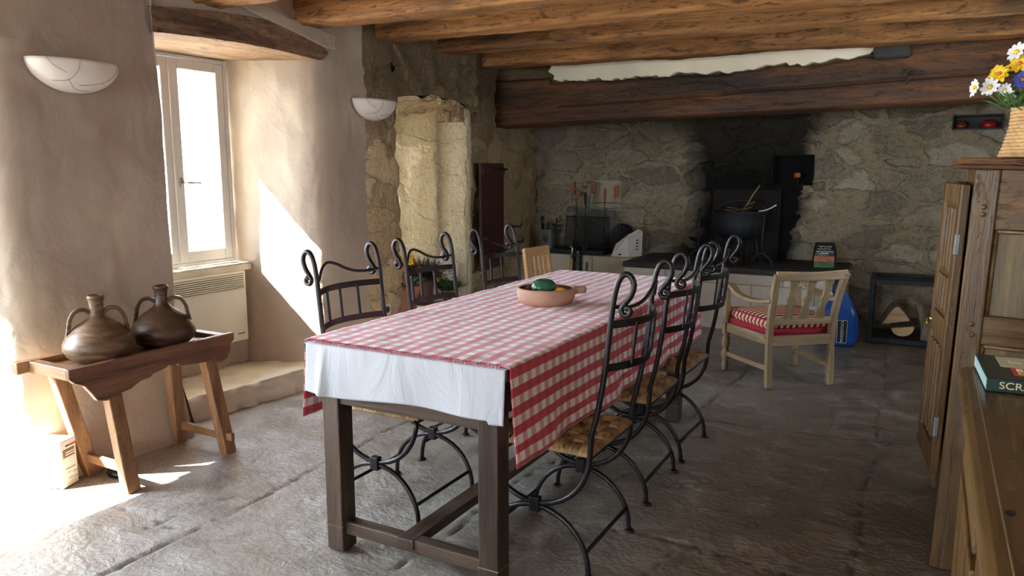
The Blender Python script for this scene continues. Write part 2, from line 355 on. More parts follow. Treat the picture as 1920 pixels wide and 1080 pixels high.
def block_mat(name, base, bw, bh, mortar):
    m, nt, b = new_mat(name)
    t = nt.nodes.new('ShaderNodeTexCoord'); s = N(nt, 'ShaderNodeSeparateXYZ', Vector=t.outputs['Object']).outputs
    cmb = N(nt, 'ShaderNodeCombineXYZ', X=math_(nt, 'ADD', s[0], s[1]), Y=s[2]).outputs[0]
    br = N(nt, 'ShaderNodeTexBrick', Vector=cmb); br.inputs['Scale'].default_value = 1
    br.inputs['Brick Width'].default_value = bw; br.inputs['Row Height'].default_value = bh; br.inputs['Mortar Size'].default_value = .006
    br.inputs['Color1'].default_value = c4(base); br.inputs['Color2'].default_value = c4([x*.88 for x in base]); br.inputs['Mortar'].default_value = c4(mortar)
    p = coord(nt); c = mix(nt, mrange(nt, nz(nt, p, 5, 6, .65), .45, .75, 0, .5), br.outputs['Color'], [x*.6 for x in base])
    nt.links.new(c, b.inputs['Base Color']); b.inputs['Roughness'].default_value = .85
    h = math_(nt, 'ADD', math_(nt, 'MULTIPLY', br.outputs['Fac'], -.6), math_(nt, 'MULTIPLY', nz(nt, p, 45, 4), .5)); bump(nt, b, h, .5, .008); return m
M['hearthblock'] = block_mat('hearth_block', srgb(222, 216, 204), .50, .40, srgb(164, 158, 146))
M['concrete'] = block_mat('counter_render', srgb(204, 192, 168), 4.0, .34, srgb(120, 110, 94))
M['slab'] = plain('sooty_slab', srgb(58, 56, 52), rough=.7, var=.35, bscale=10, bstr=.4, nscale=3)
M['soot'] = plain('soot_black', srgb(11, 11, 12), rough=.9, var=.3, bscale=20, bstr=.4)
M['rawplaster'] = plain('cream_render', srgb(243, 234, 210), rough=.75, var=.07, bscale=9, bstr=.5, nscale=3)
M['stepstone'] = plain('pale_step_stone', srgb(226, 218, 200), rough=.75, var=.2, bscale=9, bstr=.8, nscale=3.5)
M['basket'] = plain('wicker', srgb(200, 160, 108), rough=.65, var=.2, bscale=90, bstr=.3, nscale=18)

# ------------------------------------------------------------------ mesh helpers
def obj(name, bm, m, parent=None, smooth=False, bev=0.0, seg=2, loc=None, sub=0):
    me = bpy.data.meshes.new(name)
    bmesh.ops.recalc_face_normals(bm, faces=bm.faces)
    bm.to_mesh(me); bm.free()
    me.materials.append(m)
    if smooth: me.polygons.foreach_set('use_smooth', [True]*len(me.polygons))
    o = bpy.data.objects.new(name, me); COL.objects.link(o)
    if parent is not None: o.parent = parent
    if loc is not None: o.location = loc
    if bev:
        b = o.modifiers.new('edge', 'BEVEL'); b.width = bev; b.segments = seg; b.limit_method = 'ANGLE'; b.angle_limit = .6
        b.harden_normals = False
    if sub:
        s = o.modifiers.new('smooth', 'SUBSURF'); s.levels = sub; s.render_levels = sub
    return o

def thing(name, label, cat, loc=(0, 0, 0), rotz=0, group=None, kind=None):
    o = bpy.data.objects.new(name, None); COL.objects.link(o)
    o.location = loc; o.rotation_euler = (0, 0, rotz); o.empty_display_size = .05
    return tag(o, label, cat, group, kind)

def tag(o, label, cat, group=None, kind=None):
    o['label'] = label; o['category'] = cat
    if group: o['group'] = group
    if kind: o['kind'] = kind
    return o

def dup(root, loc, rotz, label, group=None):
    r = root.copy(); COL.objects.link(r); r.location = loc; r.rotation_euler = (0, 0, rotz); r['label'] = label
    if group: r['group'] = group
    for ch in root.children:
        c = ch.copy(); COL.objects.link(c); c.parent = r
        for g in ch.children:
            d = g.copy(); COL.objects.link(d); d.parent = c
    return r

def box(bm, lo, hi, mtx=None):
    x0, y0, z0 = lo; x1, y1, z1 = hi
    vs = [bm.verts.new(p) for p in ((x0, y0, z0), (x1, y0, z0), (x1, y1, z0), (x0, y1, z0), (x0, y0, z1), (x1, y0, z1), (x1, y1, z1), (x0, y1, z1))]
    if mtx is not None:
        for v in vs: v.co = mtx @ v.co
    for f in ((0, 3, 2, 1), (4, 5, 6, 7), (0, 1, 5, 4), (1, 2, 6, 5), (2, 3, 7, 6), (3, 0, 4, 7)): bm.faces.new([vs[i] for i in f])
    return bm

def B(*boxes):
    bm = bmesh.new()
    for lo, hi in boxes: box(bm, lo, hi)
    return bm

def bar(bm, a, b, w, h, up=(0, 0, 1), taper=1.0):
    """squared bar from a to b, width w (sideways), h (along up)"""
    a = Vector(a); b = Vector(b); d = (b-a).normalized(); s = d.cross(Vector(up)).normalized(); u = s.cross(d)
    vs = []
    for p, k in ((a, 1), (b, taper)):
        for i, j in ((-1, -1), (1, -1), (1, 1), (-1, 1)): vs.append(bm.verts.new(p + s*(i*w*k/2) + u*(j*h*k/2)))
    for f in ((0, 3, 2, 1), (4, 5, 6, 7), (0, 1, 5, 4), (1, 2, 6, 5), (2, 3, 7, 6), (3, 0, 4, 7)): bm.faces.new([vs[i] for i in f])
    return bm

def smooth_path(pts, n=6, closed=False):
    """Catmull-Rom through pts"""
    P = [Vector(p) for p in pts]; out = []
    for i in range(len(P)-1):
        p0 = P[i-1] if i > 0 else P[i]*2-P[i+1]; p1, p2 = P[i], P[i+1]; p3 = P[i+2] if i+2 < len(P) else P[i+1]*2-P[i]
        for k in range(n):
            t = k/n
            out.append(.5*((2*p1)+(p2-p0)*t+(2*p0-5*p1+4*p2-p3)*t*t+(3*p1-p0-3*p2+p3)*t**3))
    out.append(P[-1]); return out

def tube(bm, pts, r, seg=10, cap=True, flat=None):
    """round (or flat=(w,h,upvector)) rod along pts; r a number or a list"""
    P = [Vector(p) for p in pts]; n = len(P); R = r if isinstance(r, (list, tuple)) else [r]*n
    T = [(P[min(i+1, n-1)]-P[max(i-1, 0)]).normalized() for i in range(n)]
    ref = Vector((0, 0, 1)) if abs(T[0].z) < .9 else Vector((1, 0, 0))
    u = (ref - T[0]*ref.dot(T[0])).normalized(); rings = []
    for i in range(n):
        u = (u - T[i]*u.dot(T[i])).normalized(); w = T[i].cross(u)
        if flat:
            f = Vector(flat[2]); f = (f - T[i]*f.dot(T[i])).normalized(); g = T[i].cross(f)
            rings.append([bm.verts.new(P[i]+f*(a*flat[1]/2)+g*(b*flat[0]/2)) for a, b in ((-1, -1), (-1, 1), (1, 1), (1, -1))])
        else:
            rings.append([bm.verts.new(P[i]+(u*math.cos(2*PI*k/seg)+w*math.sin(2*PI*k/seg))*R[i]) for k in range(seg)])
    m = len(rings[0])
    for a, b in zip(rings, rings[1:]):
        for k in range(m): bm.faces.new((a[k], a[(k+1) % m], b[(k+1) % m], b[k]))
    if cap: bm.faces.new(list(reversed(rings[0]))); bm.faces.new(rings[-1])
    return bm

def lathe(bm, prof, seg=32, c=(0, 0, 0), a0=0, a1=2*PI):
    full = abs(a1-a0-2*PI) < 1e-6; n = seg if full else seg+1
    rows = []
    for r, z in prof:
        if r < 1e-5: rows.append([bm.verts.new((c[0], c[1], c[2]+z))])
        else: rows.append([bm.verts.new((c[0]+r*math.cos(a0+(a1-a0)*k/seg), c[1]+r*math.sin(a0+(a1-a0)*k/seg), c[2]+z)) for k in range(n)])
    for a, b in zip(rows, rows[1:]):
        for k in range(seg):
            k2 = (k+1) % n
            if len(a) == 1 and len(b) == 1: continue
            if len(a) == 1: bm.faces.new((a[0], b[k], b[k2]))
            elif len(b) == 1: bm.faces.new((a[k], a[k2], b[0]))
            else: bm.faces.new((a[k], a[k2], b[k2], b[k]))
    return bm

def prism(bm, outline, axis, a, b):
    """extrude 2D outline; axis 'x' -> outline is (y,z), 'y' -> (x,z), 'z' -> (x,y)"""
    f = {'x': lambda p, t: (t, p[0], p[1]), 'y': lambda p, t: (p[0], t, p[1]), 'z': lambda p, t: (p[0], p[1], t)}[axis]
    A = [bm.verts.new(f(p, a)) for p in outline]; C = [bm.verts.new(f(p, b)) for p in outline]; n = len(A)
    bm.faces.new(A); bm.faces.new(list(reversed(C)))
    for i in range(n): bm.faces.new((A[i], C[i], C[(i+1) % n], A[(i+1) % n]))
    return bm

def ball(bm, c, r, sq=(1, 1, 1), seg=16, rings=10, fn=None):
    mt = Matrix.Translation(c) @ Matrix.Diagonal((*sq, 1))
    res = bmesh.ops.create_uvsphere(bm, u_segments=seg, v_segments=rings, radius=r)
    for v in res['verts']:
        if fn: v.co = fn(v.co)
        v.co = mt @ v.co
    return bm

def grid(bm, nu, nv, fn):
    g = [[bm.verts.new(fn(i/nu, j/nv)) for j in range(nv+1)] for i in range(nu+1)]
    for i in range(nu):
        for j in range(nv): bm.faces.new((g[i][j], g[i+1][j], g[i+1][j+1], g[i][j+1]))
    return g

def text(name, body, size, m, loc, rot, parent, align='LEFT', ext=.0006, sx=1.0):
    cu = bpy.data.curves.new(name, 'FONT'); cu.body = body; cu.size = size; cu.extrude = ext; cu.align_x = align; cu.align_y = 'CENTER'
    o = bpy.data.objects.new(name, cu); COL.objects.link(o); o.parent = parent; o.location = loc; o.rotation_euler = rot; o.scale = (sx, 1, 1)
    cu.materials.append(m); bpy.context.view_layer.update()
    me = bpy.data.meshes.new_from_object(o); me.materials.clear(); me.materials.append(m)
    q = bpy.data.objects.new(name, me); COL.objects.link(q); q.parent = parent; q.location = loc; q.rotation_euler = rot; q.scale = (sx, 1, 1)
    bpy.data.objects.remove(o); bpy.data.curves.remove(cu); return q

def fbm(p, s, o=4): return noise.fractal(Vector(p)*s, 1.0, 2.0, o, noise_basis='PERLIN_ORIGINAL')

# ------------------------------------------------------------------ SETTING
XW = -3.36            # inner face of the left wall
XO = -4.30            # its outer face
YB = 7.36             # fireplace wall
YF = -5.0; XR = .78; ZC = 2.46

def struct(name, bm, m, label, cat, **k):
    o = obj(name, bm, m, **k); return tag(o, label, cat, kind='structure')

# floor: worn slabs with real joints
CRW = .62
CR = [([(-2.379, 1.2), (-2.379, 1.483), (-2.396, 1.785), (-2.37, 2.025), (-2.422, 2.471), (-2.40, 2.69), (-2.46, 3.2), (-2.42, 4.4)], .016),
      ([(-2.887, 1.799), (-2.656, 1.819), (-2.414, 1.8)], .007), ([(-2.559, 1.75), (-2.58, 1.972), (-2.497, 2.107)], .01),
      ([(-1.085, 4.0), (-1.069, 4.623), (-1.02, 4.997), (-1.05, 5.7)], .012), ([(-.15, 2.4), (-.15, 2.96), (-.155, 3.577), (-.171, 4.378), (-.195, 5.302), (-.239, 6.469)], .013),
      ([(-2.4, 4.02), (-.958, 4.049), (-.785, 4.043), (.07, 4.19), (.8, 4.2)], .012), ([(-.493, 3.232), (-.293, 3.869)], .006),
      ([(-1.535, 1.5), (-1.535, 1.921), (-1.525, 2.306), (-1.52, 2.581), (-1.45, 3.3), (-1.47, 4.05)], .012), ([(-1.5, 2.55), (-.9, 2.62), (-.15, 2.55)], .008),
      ([(-2.4, 1.25), (-1.5, 1.35), (-.2, 1.2), (.8, 1.3)], .013), ([(-1.06, 5.35), (-.2, 5.4)], .009), ([(-2.42, 5.1), (-1.06, 5.15)], .01),
      ([(-.72, 2.55), (-.80, 2.1), (-.62, 1.7), (-.7, 1.3)], .008)]
SEG = []
for pl, w in CR:
    for a, b in zip(pl, pl[1:]): SEG.append((a, b, w*CRW))
bm = bmesh.new()
fx0, fx1, fy0, fy1 = -4.0, XR+.05, .9, YB+.1
nx, ny = 330, 440
X, Y = np.meshgrid(np.linspace(fx0, fx1, nx+1), np.linspace(fy0, fy1, ny+1), indexing='ij')
wx = np.zeros_like(X); wy = np.zeros_like(X); und = np.zeros_like(X); wd = np.zeros_like(X)
for i in range(nx+1):
    for j in range(ny+1):
        p = Vector((X[i, j], Y[i, j], 0))
        wx[i, j] = noise.noise(p*2.3)*.03 + noise.noise(p*11)*.010 + noise.noise(p*31)*.007; wy[i, j] = noise.noise(p*2.3+Vector((9, 3, 1)))*.03 + noise.noise(p*11+Vector((2, 8, 1)))*.010 + noise.noise(p*31+Vector((2, 8, 1)))*.007
        wd[i, j] = .75+.6*noise.noise(p*3.7+Vector((4, 4, 4)))+.35*noise.noise(p*13)
        und[i, j] = noise.noise(p*1.6)*.006 + noise.noise(p*7)*.0025
G = np.zeros_like(X)
for (a, b, w) in SEG:
    px, py = X+wx-a[0], Y+wy-a[1]; dx, dy = b[0]-a[0], b[1]-a[1]
    t = np.clip((px*dx+py*dy)/(dx*dx+dy*dy), 0, 1); d = np.hypot(px-t*dx, py-t*dy)
    G = np.maximum(G, np.clip(1.2-d/(w*np.clip(wd, .06, 1.5)), 0, 1))
pit = np.exp(-(((X+.80)/.26)**2+((Y-3.2)/.16)**2)*1.2)
for i in range(nx+1):
    for j in range(ny+1):
        if pit[i, j] > .15:
            d_, _ = noise.voronoi(Vector((X[i, j], Y[i, j], 0))*26)
            und[i, j] -= pit[i, j]*max(0, .5-d_[0])*.03
Z = und-.012*G - .004
vs = [[bm.verts.new((X[i, j], Y[i, j], Z[i, j])) for j in range(ny+1)] for i in range(nx+1)]
for i in range(nx):
    for j in range(ny): bm.faces.new((vs[i][j], vs[i+1][j], vs[i+1][j+1], vs[i][j+1]))
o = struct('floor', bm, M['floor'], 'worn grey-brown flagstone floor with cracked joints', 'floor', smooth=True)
at = o.data.attributes.new('groove', 'FLOAT', 'POINT'); at.data.foreach_set('value', G.ravel())
bm = B(((-4.32, YF-.1, -.2), (XR+.1, YB+.2, -.045)), ((-4.0, YF, -.05), (XR+.05, .9, -.003)), ((-4.32, YF, -.05), (-3.98, 2.4, -.002)))
struct('floor.001', bm, M['floor'], 'plain stone floor in the near part of the room', 'floor')
ground = struct('ground', B(((-16, -14, -.5), (-4.34, 18, -.15))), M['outside'], 'pale ground plane outside, added to bounce sunlight', 'ground')  # ground plane added outside to bounce sunlight into the room

# ---- left wall
def curtain(bm, poly, z0, z1, step=.04, amp=.012, fn=None):
    P = [Vector((p[0], p[1], 0)) for p in poly]
    # chaikin corner rounding (keep ends)
    for _ in range(2):
        Q = [P[0]]
        for a, b in zip(P, P[1:]):
            L = (b-a).length; k = min(.25, .06/max(L, 1e-6))
            Q += [a.lerp(b, k), a.lerp(b, 1-k)]
        Q.append(P[-1]); P = Q
    pts = [P[0]]
    for a, b in zip(P, P[1:]):
        L = (b-a).length
        n = max(1, round(L/step))
        for i in range(1, n+1): pts.append(a.lerp(b, i/n))
    pts = [p for i, p in enumerate(pts) if i == 0 or (p-pts[i-1]).length > 1e-4]
    nz_ = round((z1-z0)/step); rows = []
    for i, p in enumerate(pts):
        t = (pts[min(i+1, len(pts)-1)]-pts[max(i-1, 0)]).normalized(); nrm = Vector((t.y, -t.x, 0))
        row = []
        for j in range(nz_+1):
            z = z0+(z1-z0)*j/nz_; q = Vector((p.x, p.y, z))
            off = fbm(q, 1.1, 3)*amp*1.3 + fbm(q, 4.5, 3)*amp*.5
            if fn: off += fn(q)
            row.append(bm.verts.new(q+nrm*off))
        rows.append(row)
    for a, b in zip(rows, rows[1:]):
        for j in range(nz_): bm.faces.new((a[j], b[j], b[j+1], a[j+1]))
    return bm

def foot(q):  # wall swells a little at its foot
    return max(0, .3-q.z)*.25 if q.x > XW-.12 else 0
bm = bmesh.new()
curtain(bm, [(XO, -.35), (-4.0, .41), (XW, .34), (XW, YF)][::-1], -.05, ZC, .1)
curtain(bm, [(XW, 2.53), (-3.56, 2.53), (-3.95, 2.585), (XO, 2.30)], -.05, ZC, .03, .008, foot)
curtain(bm, [(XO, 1.52), (-3.95, 1.52), (-3.80, 1.52), (XW, 1.79), (XW, 2.53)], -.05, ZC, .03, .010, foot)
curtain(bm, [(XO, 3.46), (-3.97, 3.44), (-3.90, 3.40), (XW, 3.665), (XW, 4.13)], -.05, ZC, .03, .010)
# walls over and under the openings
def patch_x(bm, x, y0, y1, z0, z1, step=.04, amp=.01, bot=None):
    nu = max(1, round((y1-y0)/step)); nv = max(1, round((z1-z0)/step))
    def f(u, v):
        y = y0+(y1-y0)*u; zl = bot(y) if bot else z0; z = zl+(z1-zl)*v; q = Vector((x, y, z))
        return (x+fbm(q, 1.1, 3)*amp*1.3+fbm(q, 4.5, 3)*amp*.5, y, z)
    grid(bm, nu, nv, f)
patch_x(bm, XW, 2.40, 3.78, 2.10, ZC)
for lo, hi in (((XO, -.3, 1.9), (XW-.02, 1.85, ZC)), ((XO, -.3, -.1), (-4.02, 1.7, .64)), ((XO, 2.2, 2.065), (-3.42, 3.75, ZC)), ((XO, 2.2, -.1), (-3.86, 3.52, .745))): box(bm, lo, hi)
patch_x(bm, XW, .1, 1.95, 1.9, ZC, .1)
for a, b in ((YF-.1, -.30), (1.50, 2.31), (3.44, 4.42), (5.0, YB+.2)): box(bm, (XO-.03, a, -.1), (XO+.004, b, ZC))
# wall below the window, rough
patch_x(bm, -3.852, 2.50, 3.46, .0, .745, .04, .012)
struct('wall_left', bm, M['plaster'], 'cream plastered left wall with deep window recess', 'wall', smooth=True)

# stone stretch of the left wall
def rough(a):
    return lambda q: fbm(q, 2.3, 3)*a + (abs(fbm(q, 7, 4)))*a*.6
bm = bmesh.new()
curtain(bm, [(XW-.06, 4.04), (XW-.01, 4.10), (XW+.012, 4.14), (XW+.02, 4.43), (-4.0, 4.47), (XO, 4.40)], -.05, ZC, .022, .010, rough(.016))
struct('wall_left.001', bm, M['brownstone'], 'rough brown stone pier between the plaster and the alcove', 'wall', smooth=True)
bm = bmesh.new()
curtain(bm, [(-3.35, 5.34), (-3.38, 5.45), (-3.47, 5.9), (-3.55, 6.3), (-3.63, 6.7), (-3.74, 7.3), (-3.78, 7.5)], -.05, ZC, .022, .012, rough(.018))
struct('wall_left.002', bm, M['brownstone'], 'smoke-darkened stone wall between the alcove and the fireplace', 'wall', smooth=True)
bm = bmesh.new()
curtain(bm, [(XO, 5.02), (-4.02, 5.12), (-3.88, 5.21), (-3.60, 5.25), (-3.57, 5.29), (-3.34, 5.335), (-3.345, 5.40)], -.05, 1.87, .02, .006, rough(.006))
struct('wall_left.003', bm, M['nichestone'], 'pale limestone cheek of the arched stone alcove', 'wall', smooth=True)
arch = lambda y: 1.835+.07*math.sqrt(max(0, 1-((y-4.87)/.5)**2))+.012*fbm((0, y, 0), 9)
bm = bmesh.new()
nu, nv = 48, 30
g0 = grid(bm, nu, nv, lambda u, v: (XW+.04+fbm((0, u*3, v*2), 3, 4)*.02, 4.36+(5.48-4.36)*u, arch(4.36+1.12*u)+(ZC-arch(4.36+1.12*u))*v))
grid(bm, nu, 20, lambda u, v: (XW+.04-v*.98, 4.36+1.12*u, arch(4.36+1.12*u)-.02-.12*v+.015*fbm((v*4, u*4, 1), 3)))
box(bm, (XO, 4.30, 1.80), (-4.05, 5.30, ZC)); box(bm, (XO, 5.29, 1.76), (XW-.03, 5.62, ZC)); box(bm, (XO-.03, YB+.08, -.1), (-3.72, YB+.2, ZC))
struct('wall_left.004', bm, M['brownstone'], 'rough stone above the arched alcove', 'wall', smooth=True)
bm = bmesh.new()
grid(bm, 40, 40, lambda u, v: (XO+(XW+.03-XO)*u, 4.36+1.06*v, .29+.015*fbm((u*3, v*3, 2), 2)+(-.32 if u == 1 else 0)))
box(bm, (XO, 4.36, -.1), (-4.05, 5.3, .42))
grid(bm, 2, 30, lambda u, v: (XW+.03+.008*fbm((v*5, u, 0), 2), 4.36+1.06*v, -.05+u*.34))
struct('wall_left.005', bm, M['nichestone'], 'stone ledge of the arched alcove holding flower pots', 'wall', smooth=False)

# stone step inside the window recess
bm = bmesh.new()
def stepf(u, v):
    y = 2.50+1.14*v; x0 = -3.87; x1 = -3.49+.13*v+.02*fbm((0, y*3, 0), 2)
    t = min(1, u/.8); x = x0+(x1-x0)*t
    z = .125+.012*fbm((x*3, y*3, 1), 2) if u <= .8 else .125*(1-(u-.8)/.2)-.01
    if u > .8: x += .02*(u-.8)/.2+.02*fbm((u*4, y*6, 0), 2)
    return (x, y, z)
grid(bm, 30, 50, stepf)
struct('trim_1', bm, M['stepstone'], 'low worn stone step inside the window recess', 'step', smooth=True)

# window 1
def casement(name, label, x, y0, y1, z0, z1, mullion=True):
    t = thing(name, label, 'window', (x, 0, 0), kind='structure')
    f = .022
    obj('window_frame', B(((-.04, y0, z0), (.02, y0+f, z1)), ((-.04, y1-f, z0), (.02, y1, z1)), ((-.04, y0+f, z1-f), (.02, y1-f, z1)), ((-.04, y0+f, z0), (.02, y1-f, z0+f))), M['winframe'], t, bev=.004)
    yy = [y0+f, (y0+y1)/2, y1-f]
    for k in (0, 1):
        a, b = yy[k]+.002, yy[k+1]-.002; c, d = z0+f+.002, z1-f-.002; s = .057
        sh = obj('sash', B(((-.025, a, c), (.014, a+s, d)), ((-.025, b-s, c), (.014, b, d)), ((-.025, a+s, d-s), (.014, b-s, d)), ((-.025, a+s, c), (.014, b-s, c+s*1.15))), M['winframe'], t, bev=.005)
        obj('glass_pane', B(((-.006, a+s, c+s), (-.002, b-s, d-s))), M['glass'], sh)
    h = obj('casement_bolt', B(((.014, yy[1]-.010, z0+.03), (.024, yy[1]+.010, z1-.03))), M['winframe'], t, bev=.002)
    bm = bmesh.new(); lathe(bm, [(0, 0), (.02, 0), (.02, .006), (0, .006)], 16)
    bmesh.ops.rotate(bm, verts=bm.verts, cent=(0, 0, 0), matrix=Matrix.Rotation(PI/2, 3, 'Y'))
    bmesh.ops.scale(bm, verts=bm.verts, vec=(1, .8, 1.5)); bmesh.ops.translate(bm, verts=bm.verts, vec=(.014, yy[1]+.035, z0+.5))
    tube(bm, [(.014, yy[1]+.035, z0+.5), (.06, yy[1]+.035, z0+.5), (.078, yy[1]+.05, z0+.5), (.078, yy[1]+.12, z0+.498)], .007, 8)
    obj('window_handle', bm, M['steel'], t, smooth=True)
    return t
casement('window_1', 'grey white casement window in the deep plaster recess', -3.895, 2.585, 3.398, .79, 2.025)
bm = bmesh.new()
grid(bm, 10, 40, lambda u, v: (-3.90+.105*u, 2.53+.93*v, .785+.006*fbm((u, v*6, 0), 2)))
box(bm, (-3.90, 2.53, .735), (-3.80, 3.455, .775))
struct('trim_2', bm, M['mortarstone'], 'crumbly pale stone window sill above the radiator', 'window sill', bev=.004)

# timber lintel over the window
bm = bmesh.new()
def lint(u, v, face):
    y = 2.505+1.225*u
    top = 2.140+.055*math.sin(u*PI*.9)-.06*max(0, (u-.86)/.14); bot = 2.022+.022*math.sin(u*PI)-.0*u
    if u > .93: k = (u-.93)/.07; bot += .05*k*k; top -= .012*k
    w = .006*fbm((u*8, v, face), 3)
    if face == 0: return (XW+.012+w, y, bot+(top-bot)*v)
    if face == 1: return (-3.93+(XW+.012+3.93)*v+w*v, y, bot*v+2.028*(1-v)+w*v)
    return (-3.5+(XW+.012+3.5)*v+w*v, y, top)
for fc in (0, 1, 2): grid(bm, 60, 10, lambda u, v, fc=fc: lint(u, v, fc))
bmesh.ops.remove_doubles(bm, verts=bm.verts, dist=.0008)
struct('trim_3', bm, M['lintel']['y'], 'weathered timber lintel over the plaster window recess', 'lintel', smooth=False)
bm = bmesh.new()   # plaster smeared over the lintel's top right
pts = [(2.95, 2.27), (3.15, 2.212), (3.45, 2.160), (3.70, 2.105), (3.80, 2.10), (3.80, 2.2), (3.4, 2.24), (3.1, 2.30)]
prism(bm, pts, 'x', XW-.02, XW+.022)
struct('trim_4', bm, M['plaster'], 'lump of plaster smeared over the lintel', 'plaster', bev=.012)

# window in the alcove and French door beside the camera (both only let light in)
w2 = casement('window_2', 'small casement window at the back of the stone alcove', -4.12, 4.47, 5.04, .42, 1.79)
obj('sun_block_board', B(((-.72, 4.425, .40), (-.185, 4.455, 2.3))), M['ash']['z'], w2, bev=.004)  # unseen board added outside to keep sun off the alcove cheek

# fireplace wall with wall holes
HO = [(-1.30, -.96, 1.235, 1.485, .30), (.10, .45, 1.685, 1.805, .16), (-3.08, -2.79, .96, 1.245, .17)]
st = .022; x0, x1 = -3.86, XR+.06; nx_, nz_ = round((x1-x0)/st), round((ZC+.05)/st)
snap = lambda v, o: round((v-o)/st)*st+o
HO = [(snap(a, x0), snap(b, x0), snap(c, -.05), snap(d, -.05), e) for a, b, c, d, e in HO]
bm = bmesh.new()
vv = {}
for i in range(nx_+1):
    for k in range(nz_+1):
        q = Vector((x0+i*st, YB, -.05+k*st)); vv[i, k] = bm.verts.new((q.x, YB+fbm(q, 1.7, 3)*.02, q.z))
for i in range(nx_):
    for k in range(nz_):
        cx, cz = x0+(i+.5)*st, -.05+(k+.5)*st
        if any(a < cx < b and c < cz < d for a, b, c, d, e in HO): continue
        bm.faces.new((vv[i, k], vv[i+1, k], vv[i+1, k+1], vv[i, k+1]))
struct('wall_back', bm, M['rubble'], 'rubble stone fireplace wall blackened by soot', 'wall', smooth=True)
for n, (a, b, c, d, e) in enumerate(HO):
    bm = bmesh.new(); y1 = YB-.02; y2 = YB+e
    for q in ([(a, y1, c), (b, y1, c), (b, y2, c), (a, y2, c)], [(a, y1, d), (b, y1, d), (b, y2, d), (a, y2, d)], [(a, y1, c), (a, y2, c), (a, y2, d), (a, y1, d)],
              [(b, y1, c), (b, y2, c), (b, y2, d), (b, y1, d)], [(a, y2, c), (b, y2, c), (b, y2, d), (a, y2, d)]):
        bm.faces.new([bm.verts.new(p) for p in q])
    o = struct('wall_niche', bm, M['soot'] if n == 0 else M['slab'] if n < 2 else M['concrete'], ('black sooty wall hole above the cauldron', 'small slot in the wall with red things inside', 'pale square wall hole behind the barbecue grills')[n], 'wall niche')
    s = o.modifiers.new('thick', 'SOLIDIFY'); s.thickness = .012; s.offset = 0
# right wall, wall behind the camera
bm = bmesh.new(); ra_, rb2, rc_, rd_ = 4.6, 5.4, 1.0, 1.9  # opening in the right wall is added to let in fill daylight
patch_x(bm, XR, YF, ra_, -.05, ZC, .1, .01); patch_x(bm, XR, rb2, YB+.1, -.05, ZC, .1, .01); patch_x(bm, XR, ra_, rb2, -.05, rc_, .1, .0); patch_x(bm, XR, ra_, rb2, rd_, ZC, .1, .0)
box(bm, (XR, ra_-.05, rc_-.05), (XR+.4, rb2+.05, rc_)); box(bm, (XR, ra_-.05, rd_), (XR+.4, rb2+.05, rd_+.05)); box(bm, (XR, ra_-.05, rc_), (XR+.4, ra_, rd_)); box(bm, (XR, rb2, rc_), (XR+.4, rb2+.05, rd_))
struct('wall_right', bm, M['plaster'], 'plastered right wall behind the cupboard', 'wall', smooth=True)
fa, fb, fc, fd = -2.6, -.3, .8, 2.0  # wide opening behind the camera, added for ambient daylight
bm = B(((XO, YF-.15, -.1), (fa, YF, ZC)), ((fb, YF-.15, -.1), (XR+.1, YF, ZC)), ((fa, YF-.15, fd), (fb, YF, ZC)), ((fa, YF-.15, -.1), (fb, YF, fc)))
struct('wall_front', bm, M['plaster'], 'plastered wall behind the viewer with a wide opening added for fill light', 'wall')
# ceiling
struct('ceiling', B(((XO-.05, YF-.2, ZC), (XR+.15, YB+.3, ZC+.12))), M['plaster'], 'cream plaster ceiling between the beams', 'ceiling')

# beams
def beam(y0, y1, z0, z1, w=.22, h=.27, xa=-3.52, xb=XR+.04, m='beam', wob=.012, seed=0, taper=0):
    bm = bmesh.new(); nu = 150
    prof = []
    for side in range(4):
        for k in range(8):
            t = k/8
            prof.append([(-w/2+w*t, 0), (w/2, h*t), (w/2-w*t, h), (-w/2, h-h*t)][side])
    rows = []
    for i in range(nu+1):
        u = i/nu; x = xa+(xb-xa)*u; yc = y0+(y1-y0)*u+w/2; zc = z0+(z1-z0)*u; row = []
        for (a, b) in prof:
            q = Vector((x*1.1, a*3+seed*7, b*3))
            d = noise.noise(q*1.3)*wob + noise.noise(Vector((x*2.5, a*14+seed, b*14)))*wob*.55 + noise.noise(Vector((x*9, a*40, b*40+seed)))*wob*.3
            d -= abs(noise.noise(Vector((x*5, a*22+seed*3, b*22))))**.7*wob*.9
            r = Vector((0, a, b-h/2)); L = r.length; k = 1+d/max(L, .01)
            ed = min(abs(abs(a)-w/2), 1)*0
            if abs(abs(a)-w/2) < .02 and (b < .03 or b > h-.03): k *= .93
            row.append(bm.verts.new((x, yc+a*k, zc+h/2+(b-h/2)*k)))
        rows.append(row)
    n = len(prof)
    for a, b in zip(rows, rows[1:]):
        for k in range(n): bm.faces.new((a[k], a[(k+1) % n], b[(k+1) % n], b[k]))
    bm.faces.new(rows[0]); bm.faces.new(rows[-1])
    return bm
BE = [(2.74, 2.2, 'beam nearest the window lintel'), (3.46, 2.205, 'second rough ceiling beam, ending above the lintel tip'), (4.17, 2.225, 'third rough ceiling beam, meeting the plaster edge'),
      (4.91, 2.235, 'fourth rough ceiling beam, ending over the stone alcove'), (5.62, 2.21, 'darkest ceiling beam, just before the fireplace mantel')]
for i, (y, z, lb) in enumerate(BE):
    struct('ceiling_beam', beam(y, y+.14, z, z-.03, seed=i*3.7), M['beam']['x'], ('hewn ' if i == 0 else '')+lb, 'ceiling beam', smooth=True)
for i, y in enumerate((2.0, 1.2, .4, -.5, -1.4, -2.3, -3.2)):
    struct('ceiling_beam', beam(y, y+.14, 2.2, 2.17, seed=20+i), M['beam']['x'], 'rough ceiling beam overhead near the viewer', 'ceiling beam', smooth=True)

